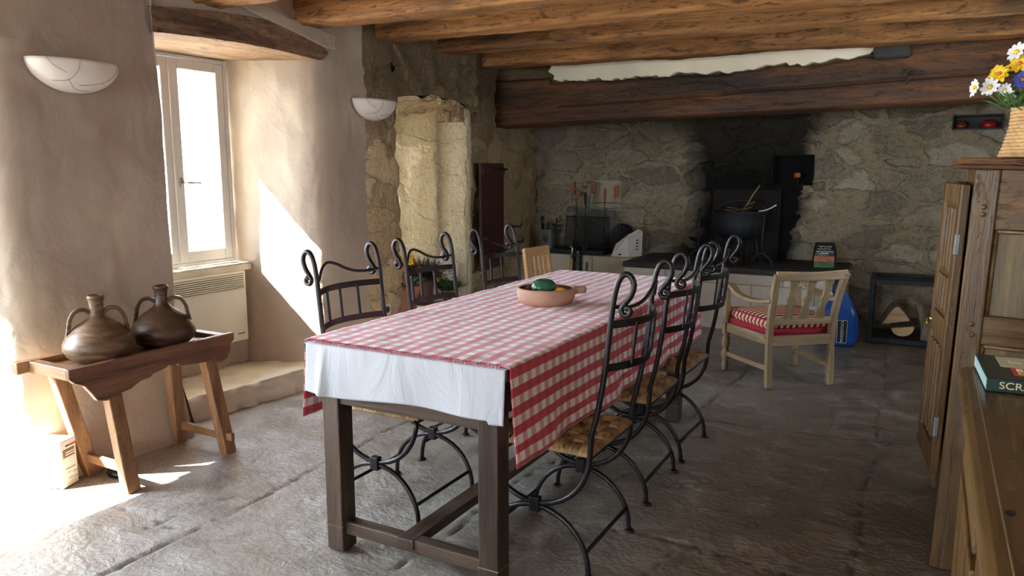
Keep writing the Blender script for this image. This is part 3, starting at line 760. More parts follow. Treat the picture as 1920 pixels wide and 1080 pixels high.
# mantel: a huge timber with a crack; chimney breast above it
bm = bmesh.new()
nu, nv = 200, 44
xa, xb = -3.62, XR+.04
def mtop(x):
    if x < -2.98: return 2.150
    if x < -.5: return 2.10+.035*fbm((x, 0, 0), 3.1)+.045*max(0, (x+1.5))
    return 2.155 if x < -.22 else 2.245
def mant(u, v):
    x = xa+(xb-xa)*u; zb = 1.748+.020*(x+3.5); zt = mtop(x)
    z = zb+(zt-zb)*v; y = 6.10+.02*u
    d = noise.noise(Vector((x*1.2, 3, z*3)))*.012+noise.noise(Vector((x*3, 3, z*16)))*.006+noise.noise(Vector((x*12, 3, z*40)))*.003
    zc = 1.955+.030*(x+1.2)+.012*fbm((x, 5, 0), 2.2)   # long drying crack
    cr = max(0, 1-abs(z-zc)/.011)*(.03 if x > -2.9 else 0)
    e = max(0, 1-v/.05)*.03+max(0, 1-(1-v)/.05)*.02
    return (x, y-d+cr+e, z)
g = grid(bm, nu, nv, mant)
for row in (0, nv):  # top and underside going back
    back = [bm.verts.new((r[row].co.x, 6.48, r[row].co.z)) for r in g]
    for i in range(nu): bm.faces.new((g[i][row], g[i+1][row], back[i+1], back[i]))
struct('trim_5', bm, M['mantel']['x'], 'huge dark timber mantel across the fireplace', 'mantel beam', smooth=True)
bm = bmesh.new()
grid(bm, 120, 14, lambda u, v: (-3.70+(XR+.08+3.70)*u, 6.16+.006*fbm((u*20, v*2, 0), 1), 2.02+(ZC-2.02)*v))
box(bm, (-3.72, 6.30, 2.05), (XR+.08, 6.45, ZC))
struct('wall_chimney', bm, M['brownstone'], 'stone chimney breast above the mantel', 'wall', smooth=True)
bm = bmesh.new()   # bright cream render with a ragged lower edge
up = [(-2.93+.05*math.sin(k), 2.40-.3*k/6) for k in range(0)]
out = [(-2.96, 2.24), (-2.99, 2.20), (-2.93, 2.165), (-2.94, 2.13)]
x = -2.86
while x < -.52:
    out.append((x, mtop(x)+.010+random.uniform(-.016, .016))); x += random.uniform(.015, .06)
out += [(-.46, 2.17), (-.43, 2.21), (-.43, ZC-.01), (-2.96, ZC-.01)]
prism(bm, out, 'y', 6.088, 6.19)
struct('trim_6', bm, M['rawplaster'], 'bright cream plaster strip between mantel and last beam', 'plaster strip', bev=.006)
bm = B(((-.44, 6.03, 2.125), (-.20, 6.22, 2.27)))
struct('trim_7', bm, M['slab'], 'black sooty beam end sticking out above the mantel', 'beam end', bev=.03, seg=3)
bm = B(((.02, 6.085, 2.25), (XR, 6.2, ZC)))
struct('trim_8', bm, M['concrete'], 'grey stone block above the mantel near the flower basket', 'stone block', bev=.01)

# hearth and side counter
HX0, HX1, HY = -2.425, -.60, 6.52
bm = bmesh.new(); box(bm, (HX0, HY+.015, -.05), (HX1, YB+.05, .49))
struct('hearth', bm, M['hearthblock'], 'raised pale block hearth in the big fireplace', 'hearth', bev=.008)
struct('hearth_slab', B(((HX0-.01, HY, .49), (HX1+.01, YB+.05, .54))), M['slab'], 'dark sooty stone slab on top of the hearth', 'hearth slab', bev=.01)
struct('counter', B(((-3.80, 6.88, -.05), (HX0-.02, YB+.05, .53))), M['concrete'], 'low beige rendered ledge left of the hearth', 'ledge', bev=.012)

# ------------------------------------------------------------------ THINGS
# --- dining table
TX0, TX1, TY0, TY1, TZ = -1.900, -1.083, 1.937, 4.056, .765
t = thing('dining_table', 'long dark wooden dining table under the checked cloth', 'table', (0, 0, 0))
obj('tabletop', B(((TX0, TY0, TZ-.035), (TX1, TY1, TZ))), M['table']['y'], t, bev=.004)
for lx in (-1.843, -1.200):
    for ly in (1.957, 3.925):
        bm = bmesh.new(); box(bm, (lx, ly, .0), (lx+.073, ly+.075, TZ-.035))
        lg = obj('leg', bm, M['table']['z'], t, bev=.004)
        obj('foot_band', B(((lx-.0015, ly-.0015, .092), (lx+.0745, ly+.0765, .096))), M['panel']['x'], lg)
for ly in (1.965, 3.94): obj('end_rail', B(((-1.77, ly, .552), (-1.2, ly+.03, .602))), M['table']['x'], t, bev=.003)
for lx in (-1.835, -1.155): obj('side_rail', B(((lx, 2.032, .60), (lx+.025, 3.925, .70))), M['table']['y'], t, bev=.003)
for ly in (1.972, 3.94): obj('cross_stretcher', B(((-1.77, ly, .064), (-1.2, ly+.05, .112))), M['table']['x'], t, bev=.006)
obj('long_stretcher', B(((-1.535, 1.965, .078), (-1.465, 3.99, .1135))), M['table']['y'], t, bev=.004)

# --- cloths
def cloth_section(drop_l, drop_r, z, xl, xr):
    pts = []; r = .012
    n = 14
    for k in range(n+1): pts.append((xl, z-drop_l+(drop_l-r)*k/n))
    for k in range(1, 5): a = PI-k*PI/8; pts.append((xl+r+r*math.cos(a), z-r+r*math.sin(a)))
    for k in range(1, 31): pts.append((xl+r+(xr-xl-2*r)*k/30, z))
    for k in range(1, 5): a = PI/2-k*PI/8; pts.append((xr-r+r*math.cos(a), z-r+r*math.sin(a)))
    for k in range(1, n+1): pts.append((xr, z-r-(drop_r-r)*k/n))
    return pts
zc = TZ+.008
sec = cloth_section(.285, .312, zc, TX0-.010, TX1+.010)
bm = bmesh.new(); uvl = bm.loops.layers.uv.new('UVMap')
arc = [0]
for a, b in zip(sec, sec[1:]): arc.append(arc[-1]+math.hypot(b[0]-a[0], b[1]-a[1]))
ny_ = 130; ya, yb = TY0+.003, TY1+.012
rows = []
for j in range(ny_+1):
    y = ya+(yb-ya)*j/ny_; row = []
    for i, (x, z) in enumerate(sec):
        dp = max(0, zc-.012-z)/.3
        sgn = 1 if x > -1.5 else -1
        wv = (math.sin(y*9.5+sgn)*.5+math.sin(y*21+1.3*sgn)*.35+fbm((x*0, y*5, sgn*3), 1.4, 2)*.8)
        ox = sgn*(dp*.010+dp*dp*.016*(wv+.6)) if dp > 0 else 0
        oz = .0035*fbm((x*9, y*9, 0), 1, 3)+.002 if dp == 0 else 0
        yy = y
        if j == 0: yy += .004*fbm((arc[i]*60, 0, 0), 1) - dp*.006
        if sgn < 0 and j < 6 and i < 24: yy += .016*(1-j/6)
        if sgn > 0 and dp > 0 and j < 10: ox += dp*.012*(1-j/10); yy -= dp*.004
        if z < zc-.25 : z = z + .006*math.sin(y*13+sgn)
        row.append(bm.verts.new((x+ox, yy, z+oz)))
    rows.append(row)
for j in range(ny_):
    for i in range(len(sec)-1):
        f = bm.faces.new((rows[j][i], rows[j][i+1], rows[j+1][i+1], rows[j+1][i]))
        for l, (jj, ii) in zip(f.loops, ((j, i), (j, i+1), (j+1, i+1), (j+1, i))):
            l[uvl].uv = (arc[ii]-.004, (yb-ya)*jj/ny_+.012)
# far end flap folding down
o = obj('tablecloth', bm, M['gingham'], smooth=True)
s = o.modifiers.new('thick', 'SOLIDIFY'); s.thickness = .0022; s.offset = 1
tag(o, 'red and white checked gingham tablecloth over the long table', 'tablecloth')
# frayed edge and red hem
bm = bmesh.new()
for k in range(150):
    x = TX0+.02+(TX1-TX0-.04)*k/149+random.uniform(-.003, .003)
    tube(bm, [(x, TY0+.012, zc+.005), (x+random.uniform(-.004, .004), TY0+.001, zc+.0045), (x+random.uniform(-.006, .006), TY0-.004-random.random()*.004, zc-.001-random.random()*.004)], .0011, 4)
fr = obj('frayed_fringe', bm, M['fringe'], o); fr['label'] = 'frayed white and red threads'
bm = bmesh.new()   # white under-cloth
def wc(u, v):
    x = TX0+.016+(TX1-TX0-.018)*u
    if v < .3: return (x, TY0+.35*(1-v/.3)-.001, TZ+.003)
    d = (v-.3)/.7; dz = .162+.006*math.sin(u*9)+.008*math.sin(u*3.3+1) + (.012 if u > .93 else 0)
    y = TY0-.003-.012*d-.010*d*(math.sin(u*7+.5)+.6*math.sin(u*17))*.6 - (.018*d*max(0, 1-abs(u-.10)/.035))
    return (x, y, TZ+.002-dz*d)
grid(bm, 110, 40, wc)
o = obj('under_cloth', bm, M['linen'], smooth=True)
s = o.modifiers.new('thick', 'SOLIDIFY'); s.thickness = .0014; s.offset = 0
tag(o, 'plain white linen under-cloth hanging over the near table end', 'tablecloth')

# --- wrought iron chairs (local: faces +x)
CH_G = 'wrought iron chairs round the long table'
def make_chair(label):
    t = thing('iron_chair', label, 'chair', group=CH_G)
    def arcp(cz, a0, a1, y, r=.2, n=18): return [(r*math.cos(a0+(a1-a0)*k/n), y, cz+r*math.sin(a0+(a1-a0)*k/n)) for k in range(n+1)]
    for y in (-.196, .196):
        up = smooth_path([(-.204, y, .50), (-.228, y, .60), (-.249, y, .735), (-.258, y, .82), (-.269, y, .93), (-.279, y, .99), (-.293, y, 1.028), (-.312, y, 1.043),
                          (-.331, y, 1.032), (-.338, y, 1.006), (-.328, y, .975), (-.308, y, .948), (-.298, y, .930), (-.306, y, .914), (-.322, y, .915), (-.329, y, .929), (-.320, y, .939), (-.312, y, .931)], 5)
        path = arcp(.43, 0, -PI, y)+up   # front -> under -> rear -> up
        n = len(path); R = [.0098]*n
        for k in range(36): R[n-1-k] = .0082+.0016*min(1, k/36)
        bm = bmesh.new(); tube(bm, path, R, 10); obj('side_frame', bm, M['iron'], t, smooth=True)
        bm = bmesh.new(); tube(bm, [(.203, y, .002)]+arcp(.02, 0, PI, y)+[(-.203, y, .002)], .0095, 10)
        lg = obj('leg_arch', bm, M['iron'], t, smooth=True)
        for x in (.203, -.203):
            bm = bmesh.new(); lathe(bm, [(0, 0), (.019, 0), (.02, .004), (.011, .010), (0, .010)], 16, (x, y, 0)); obj('foot_pad', bm, M['iron'], lg, smooth=True)
        bm = bmesh.new(); box(bm, (-.019, y-.014, .198), (.019, y+.014, .252)); obj('collar', bm, M['iron'], t, bev=.004)
    for x, z in ((-.188, .088), (.188, .088)):
        bm = bmesh.new(); tube(bm, [(x, -.196, z), (x, .196, z)], .0075, 8); obj('stretcher', bm, M['iron'], t, smooth=True)
    for x in (.2, -.2):
        bm = bmesh.new(); tube(bm, [(x, -.196, .425), (x, .196, .425)], .0085, 8); obj('seat_rail', bm, M['iron'], t, smooth=True)
    bow = lambda y: -.068*(1-(y/.196)**2)
    def strip(z, x0):
        pts = [(x0+bow(y)*(.98), y, z) for y in [-.196+.392*k/20 for k in range(21)]]
        bm = bmesh.new(); tube(bm, pts, 1, flat=(.005, .026, (0, 0, 1))); obj('back_rail', bm, M['iron'], t, bev=.0015)
    strip(.878, -.263); strip(.735, -.249)
    for y in (-.095, .0, .095):
        bm = bmesh.new(); tube(bm, [(-.249+bow(y), y, .735), (-.263+bow(y), y, .878)], 1, flat=(.016, .007, (1, 0, 0))); obj('back_spindle', bm, M['iron'], t, bev=.001)
    pts = smooth_path([(-.268+bow(y)*.9+(.0), y, z) for y, z in ((-.196, .925), (-.165, .928), (-.145, .955), (-.115, .978), (-.07, .986), (-.01, .972), (.05, .946), (.10, .932), (.15, .930), (.196, .938))], 5)
    bm = bmesh.new(); tube(bm, pts, .0062, 8); obj('scroll_rod', bm, M['iron'], t, smooth=True)
    # woven rush seat: over-under plait in relief
    bm = bmesh.new(); n = 144
    def seat(u, v, top=True):
        x = -.205+.41*u; y = -.195+.39*v
        a, b = u*8, v*6; ia, ib = int(min(a, 7.999)), int(min(b, 5.999)); par = (ia+ib) % 2; fa, fb = a-ia, b-ib
        if par: h = (.012*(1-abs(2*fa-1)**4)*(.75+.25*abs(math.sin(fb*4*PI)))+.004*math.sin(PI*fb)) if abs(2*fa-1) < .86 else -.012
        else: h = .008*(1-abs(2*fb-1)**4)*(.75+.25*abs(math.sin(fa*3*PI))) if abs(2*fb-1) < .86 else -.012
        e = min(u, 1-u, v, 1-v); tw = .006+.0025*math.sin((u if min(v, 1-v) < min(u, 1-u) else v)*150); h = tw+(h-tw)*min(1, max(0, e-.012)/.03); rd = .010*(1-min(1, e/.04))**2
        return (x, y, .442+h-rd) if top else (x, y, .420+rd*.5)
    g = grid(bm, n, n, seat); g2 = grid(bm, n, n, lambda u, v: seat(u, v, False))
    for i in range(n):
        for a, b in ((g[i][0], g[i+1][0]), (g[i][n], g[i+1][n]), (g[0][i], g[0][i+1]), (g[n][i], g[n][i+1])): pass
    def wall(A, C):
        mids = [bm.verts.new((p.co.x*1.02, p.co.y*1.02, (p.co.z+q.co.z)/2)) for p, q in zip(A, C)]
        for k in range(len(A)-1):
            bm.faces.new((A[k], A[k+1], mids[k+1], mids[k])); bm.faces.new((mids[k], mids[k+1], C[k+1], C[k]))
    wall([g[i][0] for i in range(n+1)], [g2[i][0] for i in range(n+1)]); wall([g[i][n] for i in range(n+1)], [g2[i][n] for i in range(n+1)])
    wall(g[0], g2[0]); wall(g[n], g2[n])
    ro = obj('rush_seat', bm, M['rush'], t, smooth=True)
    ca = ro.data.attributes.new('strap', 'FLOAT', 'POINT'); rr = random.Random(5); tone = {}
    for k, vtx in enumerate(ro.data.vertices):
        u_, v_ = (vtx.co.x+.205)/.41*8, (vtx.co.y+.195)/.39*6; ia, ib = int(min(max(u_, 0), 7.99)), int(min(max(v_, 0), 5.99)); key = ('a', ia, ib//2) if (ia+ib) % 2 else ('b', ib, ia//2)
        ca.data[k].value = tone.setdefault(key, rr.random()*.3+(.7 if key[0] == 'a' else .1))
    return t
CX = -1.126; LX = -1.843
ch = make_chair('iron chair with rush seat at the right front of the table, nearest the viewer')
ch.location = (CX, 2.412, 0); ch.rotation_euler = (0, 0, PI)
dup(ch, (-1.146, 3.058, 0), PI+.01, 'iron chair in the middle of the three on the hearth-armchair side')
dup(ch, (-1.150, 3.588, 0), PI-.02, 'iron chair on the right side of the table closest to the wooden armchair')
dup(ch, (LX, 2.438, 0), 0, 'iron chair with back before the sunlit window recess, nearest the jug bench')
dup(ch, (LX, 3.024, 0), 0, 'iron chair with back before the flower pots in the alcove')
dup(ch, (LX, 3.700, 0), 0, 'iron chair with back before the dark red wall door')

# --- light wooden chair at far end (faces +x, foreshortened)
t = thing('wooden_chair', 'pale yellow slatted wooden chair beyond the far end of the table', 'chair', (-2.36, 5.05, 0), math.radians(-8)); t.scale = (.92, .92, .93)
for sy in (-.17, .17):
    bm = bmesh.new(); bar(bm, (-.18, sy, 0), (-.18, sy, .45), .034, .034, (1, 0, 0)); bar(bm, (-.18, sy, .44), (-.25, sy*.92, .845), .034, .030, (1, 0, 0)); obj('back_post', bm, M['pine']['z'], t, bev=.004)
    bm = bmesh.new(); bar(bm, (.18, sy, 0), (.18, sy, .44), .036, .036, (1, 0, 0)); obj('leg', bm, M['pine']['z'], t, bev=.004)
obj('seat', B(((-.20, -.20, .44), (.21, .20, .465))), M['pine']['x'], t, bev=.008)
bm = bmesh.new(); bar(bm, (-.246, -.17, .815), (-.246, .17, .815), .022, .075); obj('top_rail', bm, M['pine']['y'], t, bev=.006)
bm = bmesh.new(); bar(bm, (-.20, -.17, .54), (-.20, .17, .54), .022, .045); obj('lower_rail', bm, M['pine']['y'], t, bev=.004)
for sy in (-.095, -.03, .03, .095):
    bm = bmesh.new(); bar(bm, (-.202, sy, .54), (-.24, sy, .79), .035, .014, (1, 0, 0)); obj('back_slat', bm, M['pine']['z'], t, bev=.003)
for sy in (-.17, .17): obj('side_rail', B(((-.17, sy-.012, .36), (.17, sy+.012, .42))), M['pine']['x'], t, bev=.003)

# --- terracotta dish with vegetables
bx, by, bz = -1.468, 2.985, TZ+.0135
t = thing('terracotta_dish', 'round terracotta cooking dish with one stub handle on the checked cloth', 'dish', (bx, by, bz)); t.scale = (.94, .94, .94)
bm = bmesh.new(); lathe(bm, [(0, 0), (.105, 0), (.122, .008), (.135, .03), (.139, .055), (.134, .074), (.128, .078), (.124, .074), (.128, .05), (.118, .02), (.09, .012), (0, .012)], 48); obj('bowl', bm, M['terra'], t, smooth=True)
bm = bmesh.new(); lathe(bm, [(0, .014), (.09, .0145), (.117, .022), (.1265, .05), (.123, .073)], 48); gz = obj('glazed_inside', bm, M['glaze'], t, smooth=True); gz['label'] = 'dark brown glazed inside'
bm = bmesh.new(); ha = .55
bm2 = [(.125, -.03), (.150, -.026), (.178, -.027), (.190, -.014), (.191, .012), (.182, .026), (.150, .025), (.125, .03)]
prism(bm, bm2, 'z', .048, .080)
bmesh.ops.rotate(bm, verts=bm.verts, cent=(0, 0, 0), matrix=Matrix.Rotation(ha, 3, 'Z')); obj('handle', bm, M['terra'], t, bev=.009, seg=3)
def pepfn(co):
    a = math.atan2(co.y, co.x); r = 1+.20*abs(math.cos(a*1.5))-.12
    d = math.hypot(co.x, co.y)
    zz = co.z - (.022 if co.z > 0 else -.012)*math.exp(-(d/.016)**2)
    return Vector((co.x*r, co.y*r, zz))
t = thing('bell_pepper', 'green bell pepper on top in the terracotta dish', 'pepper', (bx-.012, by+.0, bz+.070))
bm = bmesh.new(); ball(bm, (0, 0, 0), .053, (1.05, .95, .82), 32, 20, pepfn); obj('pepper_body', bm, M['pepper'], t, smooth=True)
bm = bmesh.new(); tube(bm, [(0, 0, .018), (.002, .002, .030), (.006, .003, .040)], [.007, .005, .005], 8); obj('stalk', bm, M['stem'], t, smooth=True)
def fruit(name, lb, m, p, r, sq):
    t = thing(name, lb, name, p); bm = bmesh.new(); ball(bm, (0, 0, 0), r, sq, 24, 14); obj('fruit_body', bm, M[m], t, smooth=True)
    bm = bmesh.new(); tube(bm, [(0, 0, r*sq[2]*.95), (.002, 0, r*sq[2]*1.1)], .003, 6); obj('stalk', bm, M['twigd'], t)
fruit('squash', 'yellow squash at the handle side of the terracotta dish', 'yellow', (bx+.064, by+.012, bz+.046), .036, (1.2, .9, .85))
fruit('apple', 'dark red apple at the side of the dish away from the handle', 'dkred', (bx-.082, by+.0, bz+.044), .033, (1, 1, .9))
fruit('apricot', 'pale orange fruit low at the front of the terracotta dish', 'orange', (bx+.012, by-.078, bz+.042), .03, (1.1, .8, .9))
fruit('peach', 'orange fruit behind the green pepper in the dish', 'orange', (bx-.0, by+.075, bz+.044), .032, (1.1, .9, .9))

# --- jug bench
t = thing('jug_bench', 'rustic wooden bench stand with carved apron below the window wall', 'bench', (0, 0, 0))
xf, xbk, y0, y1, zt = -2.965, -3.27, 1.722, 2.545, .578
W_ = .823
out = [(0, 0), (W_, 0), (W_+.0, -.035), (W_-.02, -.05), (W_-.028, -.085), (W_-.05, -.122), (W_-.085, -.135), (W_-.11, -.128), (W_-.135, -.10), (W_-.165, -.112), (W_-.22, -.108),
       (W_*.62, -.098), (W_*.60, -.085), (W_*.575, -.088), (W_*.55, -.082), (W_*.53, -.09), (W_*.50, -.095), (W_*.46, -.10), (W_*.43, -.115), (W_*.38, -.118), (W_*.35, -.128), (W_*.32, -.142), (.20, -.15), (.15, -.165), (.11, -.155), (.085, -.115), (.06, -.08), (.02, -.06), (0, -.04)]
bm = bmesh.new(); prism(bm, [(y0+a, zt+b) for a, b in out], 'x', xf-.014, xf+.014); obj('carved_apron', bm, M['benchd']['y'], t, bev=.004)
obj('back_rail', B(((xbk-.02, y0-.035, zt-.05), (xbk+.02, y1, zt))), M['bench']['y'], t, bev=.004)
for y in (y0+.035, y1-.05): obj('end_rail', B(((xbk+.02, y-.022, zt-.052), (xf-.014, y+.022, zt-.002))), M['bench']['x'], t, bev=.004)
obj('tray_board', B(((xbk+.02, y0+.057, zt-.045), (xf-.014, y1-.072, zt-.028))), M['bench']['y'], t)
for (tx, ty, fx, fy) in ((-3.0, 1.912, -2.935, 1.935), (-3.0, 2.405, -2.935, 2.455), (-3.25, 1.84, -3.275, 1.975), (-3.25, 2.41, -3.275, 2.44)):
    bm = bmesh.new(); bar(bm, (tx, ty, zt-.045), (fx, fy, -.006), .062, .05, (1, 0, 0)); obj('leg', bm, M['bench']['z'], t, bev=.005)
for y, yk in ((1.95, 0), (2.445, 1)):
    bm = bmesh.new(); bar(bm, (-3.275, y, .085), (-2.885 if yk else -2.95, y, .085), .022, .040); obj('stretcher', bm, M['bench']['x'], t, bev=.004)

# --- stoneware jugs
def jug(loc, rz, lb):
    t = thing('stoneware_jug', lb, 'jug', loc, rz, 'stoneware jugs on the bench')
    bm = bmesh.new(); lathe(bm, [(0, 0), (.085, 0), (.10, .004), (.128, .025), (.143, .055), (.141, .08), (.125, .112), (.09, .148), (.055, .172), (.036, .186), (.030, .20), (.028, .24), (.031, .262), (.035, .268), (.035, .276), (.03, .282), (.024, .28), (.022, .25), (.022, .2)], 48)
    obj('jug_body', bm, M['jug'], t, smooth=True)
    for s in (-1, 1):
        p = smooth_path([(s*.026, 0, .205), (s*.05, 0, .222), (s*.082, 0, .216), (s*.103, 0, .185), (s*.110, 0, .150), (s*.119, 0, .105)], 6)
        bm = bmesh.new(); tube(bm, p, 1, flat=(.016, .030, (0, 1, 0))); obj('jug_handle', bm, M['jug'], t, smooth=False, bev=.006, seg=3)
    return t
j1 = jug((-3.125, 1.968, .5515), math.radians(62), 'brown stoneware two-handled jug nearer the white box, lighter in colour')
j2 = dup(j1, (-3.125, 2.285, .5515), math.radians(48), 'darker brown stoneware two-handled jug nearer the radiator')
for q in j2.children:
    q.material_slots[0].link = 'OBJECT'; q.material_slots[0].material = M['jugdark']

# --- white printed carton on floor
ang = math.atan2(.055, .15)
t = thing('printed_carton', 'white printed cardboard carton on the floor by the bench leg', 'carton', (-3.345, 1.752, 0), ang)
cw, cd, chh = .15, .092, .205
obj('carton_body', B(((0, 0, 0), (cw, cd, chh))), M['card'], t, bev=.002)
for (a, b, z) in (((0, 0), (cw*.5, cd), 0), ((cw*.5, 0), (cw, cd), 0)):
    obj('lid_flap', B(((a[0]+.002, .002, chh), (b[0]-.002, cd-.002, chh+.0025))), M['card'], t)
bm = B(((cw, .012, chh-.075), (cw+.0008, cd-.012, chh-.038))); p_ = obj('printed_panel', bm, M['taupe'], t); p_['label'] = 'taupe printed panel'
for k, (a, b) in enumerate(((.028, .08), (.026, .084))): obj('print_line', B(((cw+.0006, a, chh-.056-.010*k), (cw+.0014, b, chh-.051-.010*k))), M['whiteprint'], p_)
bm = B(((cw, .055, chh-.028), (cw+.0008, .088, chh-.021))); obj('red_mark', bm, M['redink'], t)
bm = B(((cw, .03, chh-.028), (cw+.0008, .053, chh-.021))); obj('grey_mark', bm, M['ink'], t)
bm = B(((cw, .022, .078), (cw+.0008, cd-.012, .081)), ((cw, .03, .06), (cw+.0008, .05, .062)), ((cw, .06, .055), (cw+.0008, .09, .057)), ((cw, .03, .035), (cw+.0008, .06, .037)), ((cw, .07, .03), (cw+.0008, .092, .032))); obj('grey_print', bm, M['ink'], t)
# shoe behind
t = thing('slipper', 'dark slipper lying on the floor behind the white carton', 'slipper', (-3.16, 2.02, .0), -.5)
bm = bmesh.new(); ball(bm, (0, 0, .022), .05, (1.7, .75, .44), 20, 12); obj('slipper_upper', bm, M['shoe'], t, smooth=True)
bm = bmesh.new(); ball(bm, (0, 0, .006), .052, (1.72, .78, .1), 20, 8); obj('slipper_sole', bm, M['blackiron'], t, smooth=True)

# --- wall sconces
def sconce(y, z, lb, x=XW):
    t = thing('wall_sconce', lb, 'wall lamp', (x, y, z), 0, 'white wall sconces')
    bm = bmesh.new()
    prof = [(.205*math.cos(a), -.135*math.sin(a)) for a in [PI/2*(1-k/14) for k in range(15)]]
    prof = [(max(r, 0), zz) for r, zz in prof]
    lathe(bm, prof, 28, (0, 0, 0), -PI/2, PI/2)
    for v in bm.verts: v.co.x *= .62
    o = obj('glass_shade', bm, M['opal'], t, smooth=True); s = o.modifiers.new('thick', 'SOLIDIFY'); s.thickness = .006; s.offset = -1
    bm = bmesh.new()
    def on(a, b): # a: angle round, b: elevation below rim
        r = .207*math.cos(b); return (r*math.cos(a)*.62+.002, r*math.sin(a), -.137*math.sin(b))
    for pl in ([(-.9, 0), (-.75, .25), (-.5, .45)], [(-.2, 0), (-.25, .35), (-.5, .7), (-1.0, .75)], [(.9, 0), (.8, .35), (.5, .7), (-.2, .9)], [(-.5, .7), (-.3, 1.1), (.4, 1.15)], [(.5, .7), (.8, .8)]):
        q = smooth_path([on(a, b) for a, b in pl], 6); tube(bm, q, .0008, 5)
    v_ = obj('shade_crackle', bm, M['ink'], t); v_['label'] = 'thin grey crackle lines'
    obj('wall_plate', B(((-.01, -.06, -.07), (.012, .06, -.015))), M['white'], t, bev=.003)
    return t
s1 = sconce(2.098, 1.832, 'white glass wall sconce above the jugs, with crackle lines', XW+.004)
dup(s1, (XW+.012, 4.148, 1.824), 0, 'white glass wall sconce at the plaster edge beside the stone alcove')

# --- radiator
t = thing('wall_radiator', 'white electric convector radiator below the window sill', 'radiator', (0, 0, 0))
ra, rb, rz0, rz1 = 2.64, 3.385, .29, .735
obj('radiator_case', B(((-3.85, ra, rz0), (-3.79, rb, rz1))), M['rad'], t, bev=.008, seg=3)
gr = obj('grille_gap_shade', B(((-3.7915, ra+.02, rz1-.115), (-3.788, rb-.02, rz1-.015))), M['slot'], t)  # dark plate stands in for the shade between the slats
for k in range(8):
    z = rz1-.022-.0125*k
    bm = bmesh.new(); bar(bm, (-3.784, ra+.022, z), (-3.784, rb-.022, z), .008, .0055, (.4, 0, 1)); obj('grille_slat', bm, M['rad'], gr)
obj('maker_plate', B(((-3.7905, rb-.085, rz0+.045), (-3.7893, rb-.03, rz0+.052))), M['ink'], t)

# --- socket
t = thing('power_socket', 'white power socket low on the stone pier by the alcove', 'socket', (XW+.052, 4.185, .395))
obj('socket_plate', B(((-.01, -.04, -.04), (.012, .04, .04))), M['white'], t, bev=.004)
bm = bmesh.new(); lathe(bm, [(.0, .0), (.016, .0), (.021, .004), (.023, .004), (.023, 0)], 20); bmesh.ops.rotate(bm, verts=bm.verts, cent=(0, 0, 0), matrix=Matrix.Rotation(PI/2, 3, 'Y')); bmesh.ops.translate(bm, verts=bm.verts, vec=(.0125, 0, 0)); obj('socket_ring', bm, M['slot'], t, smooth=True)

# --- alcove pots and flowers
def foliage(bm, c, r, n, h, leafw=.010, up=.6):
    for k in range(n):
        a = random.uniform(0, 2*PI); e = random.uniform(.15, 1.2); L = h*random.uniform(.55, 1.05)
        p0 = Vector(c)+Vector((random.uniform(-r, r)*.4, random.uniform(-r, r)*.4, 0))
        d = Vector((math.cos(a)*math.cos(e), math.sin(a)*math.cos(e), math.sin(e)*up+.25)); p1 = p0+d*L*.6; p2 = p0+d*L+Vector((0, 0, -.15*L))
        s = Vector((-math.sin(a), math.cos(a), 0))*leafw
        q = [bm.verts.new(p0), bm.verts.new(p1+s), bm.verts.new(p2), bm.verts.new(p1-s)]
        bm.faces.new(q)
def blossom(bm, c, nrm, r, n=9, w=.35, cup=.25):
    nrm = Vector(nrm).normalized(); u = nrm.orthogonal().normalized(); v = nrm.cross(u); c = Vector(c)
    for k in range(n):
        a = 2*PI*k/n+random.uniform(-.12, .12); d = u*math.cos(a)+v*math.sin(a); s = nrm.cross(d)
        L = r*random.uniform(.85, 1.1)
        pts = [c+d*.15*r, c+d*.55*L+s*w*r*.55+nrm*cup*r*.5, c+d*.9*L+s*w*r*.35+nrm*cup*r*.7, c+d*L+nrm*cup*r*.6, c+d*.9*L-s*w*r*.35+nrm*cup*r*.7, c+d*.55*L-s*w*r*.55+nrm*cup*r*.5]
        bm.faces.new([bm.verts.new(p) for p in pts])
def plant(name, lb, loc, prof, pm, seg, fol, fm, flowers, pmname='pot'):
    t = thing(name, lb, 'potted plant', loc)
    bm = bmesh.new(); lathe(bm, prof, seg); obj(pmname, bm, M[pm], t, smooth=True)
    bm = bmesh.new(); foliage(bm, *fol); obj('foliage', bm, M[fm], t)
    for m, pts, r in flowers:
        bm = bmesh.new()
        for p in pts: blossom(bm, p, (1, -.6, .6), r, 8, .5)
        obj('blossom', bm, M[m], t)
    return t
pp = lambda r0, r1, h: [(0, 0), (r0, 0), (r1*.97, h*.78), (r1*1.05, h*.8), (r1*1.07, h), (r1*.95, h), (r1*.9, h*.85), (0, h*.84)]
plant('flower_pot', 'pink clay flower pot with red blooms at the front corner of the alcove', (-3.48, 4.66, .292), pp(.07, .10, .20), 'pot', 28, ((0, 0, .17), .1, 140, .17, .012), 'leaf', [('petalo', [(random.uniform(-.1, .1), random.uniform(-.12, .1), random.uniform(.24, .36)) for _ in range(9)], .022), ('petaly', [(-.02, -.02, .40), (.03, .02, .42), (.0, .05, .37)], .03)])
plant('stone_jar_plant', 'square grey jar of dry heather on the alcove ledge', (-3.60, 5.03, .292), [(0, 0), (.105, 0), (.108, .02), (.108, .19), (.112, .205), (.10, .205), (.09, .18), (0, .18)], 'greypot', 4, ((0, 0, .17), .22, 800, .27, .006, .75), 'dryleaf', [('petalo', [(random.uniform(-.12, .1), random.uniform(-.16, .0), random.uniform(.26, .36)) for _ in range(5)], .018)], 'jar')
wf = [(random.uniform(-.07, .07), random.uniform(-.06, .05), .10+.3*random.random()) for _ in range(26)]
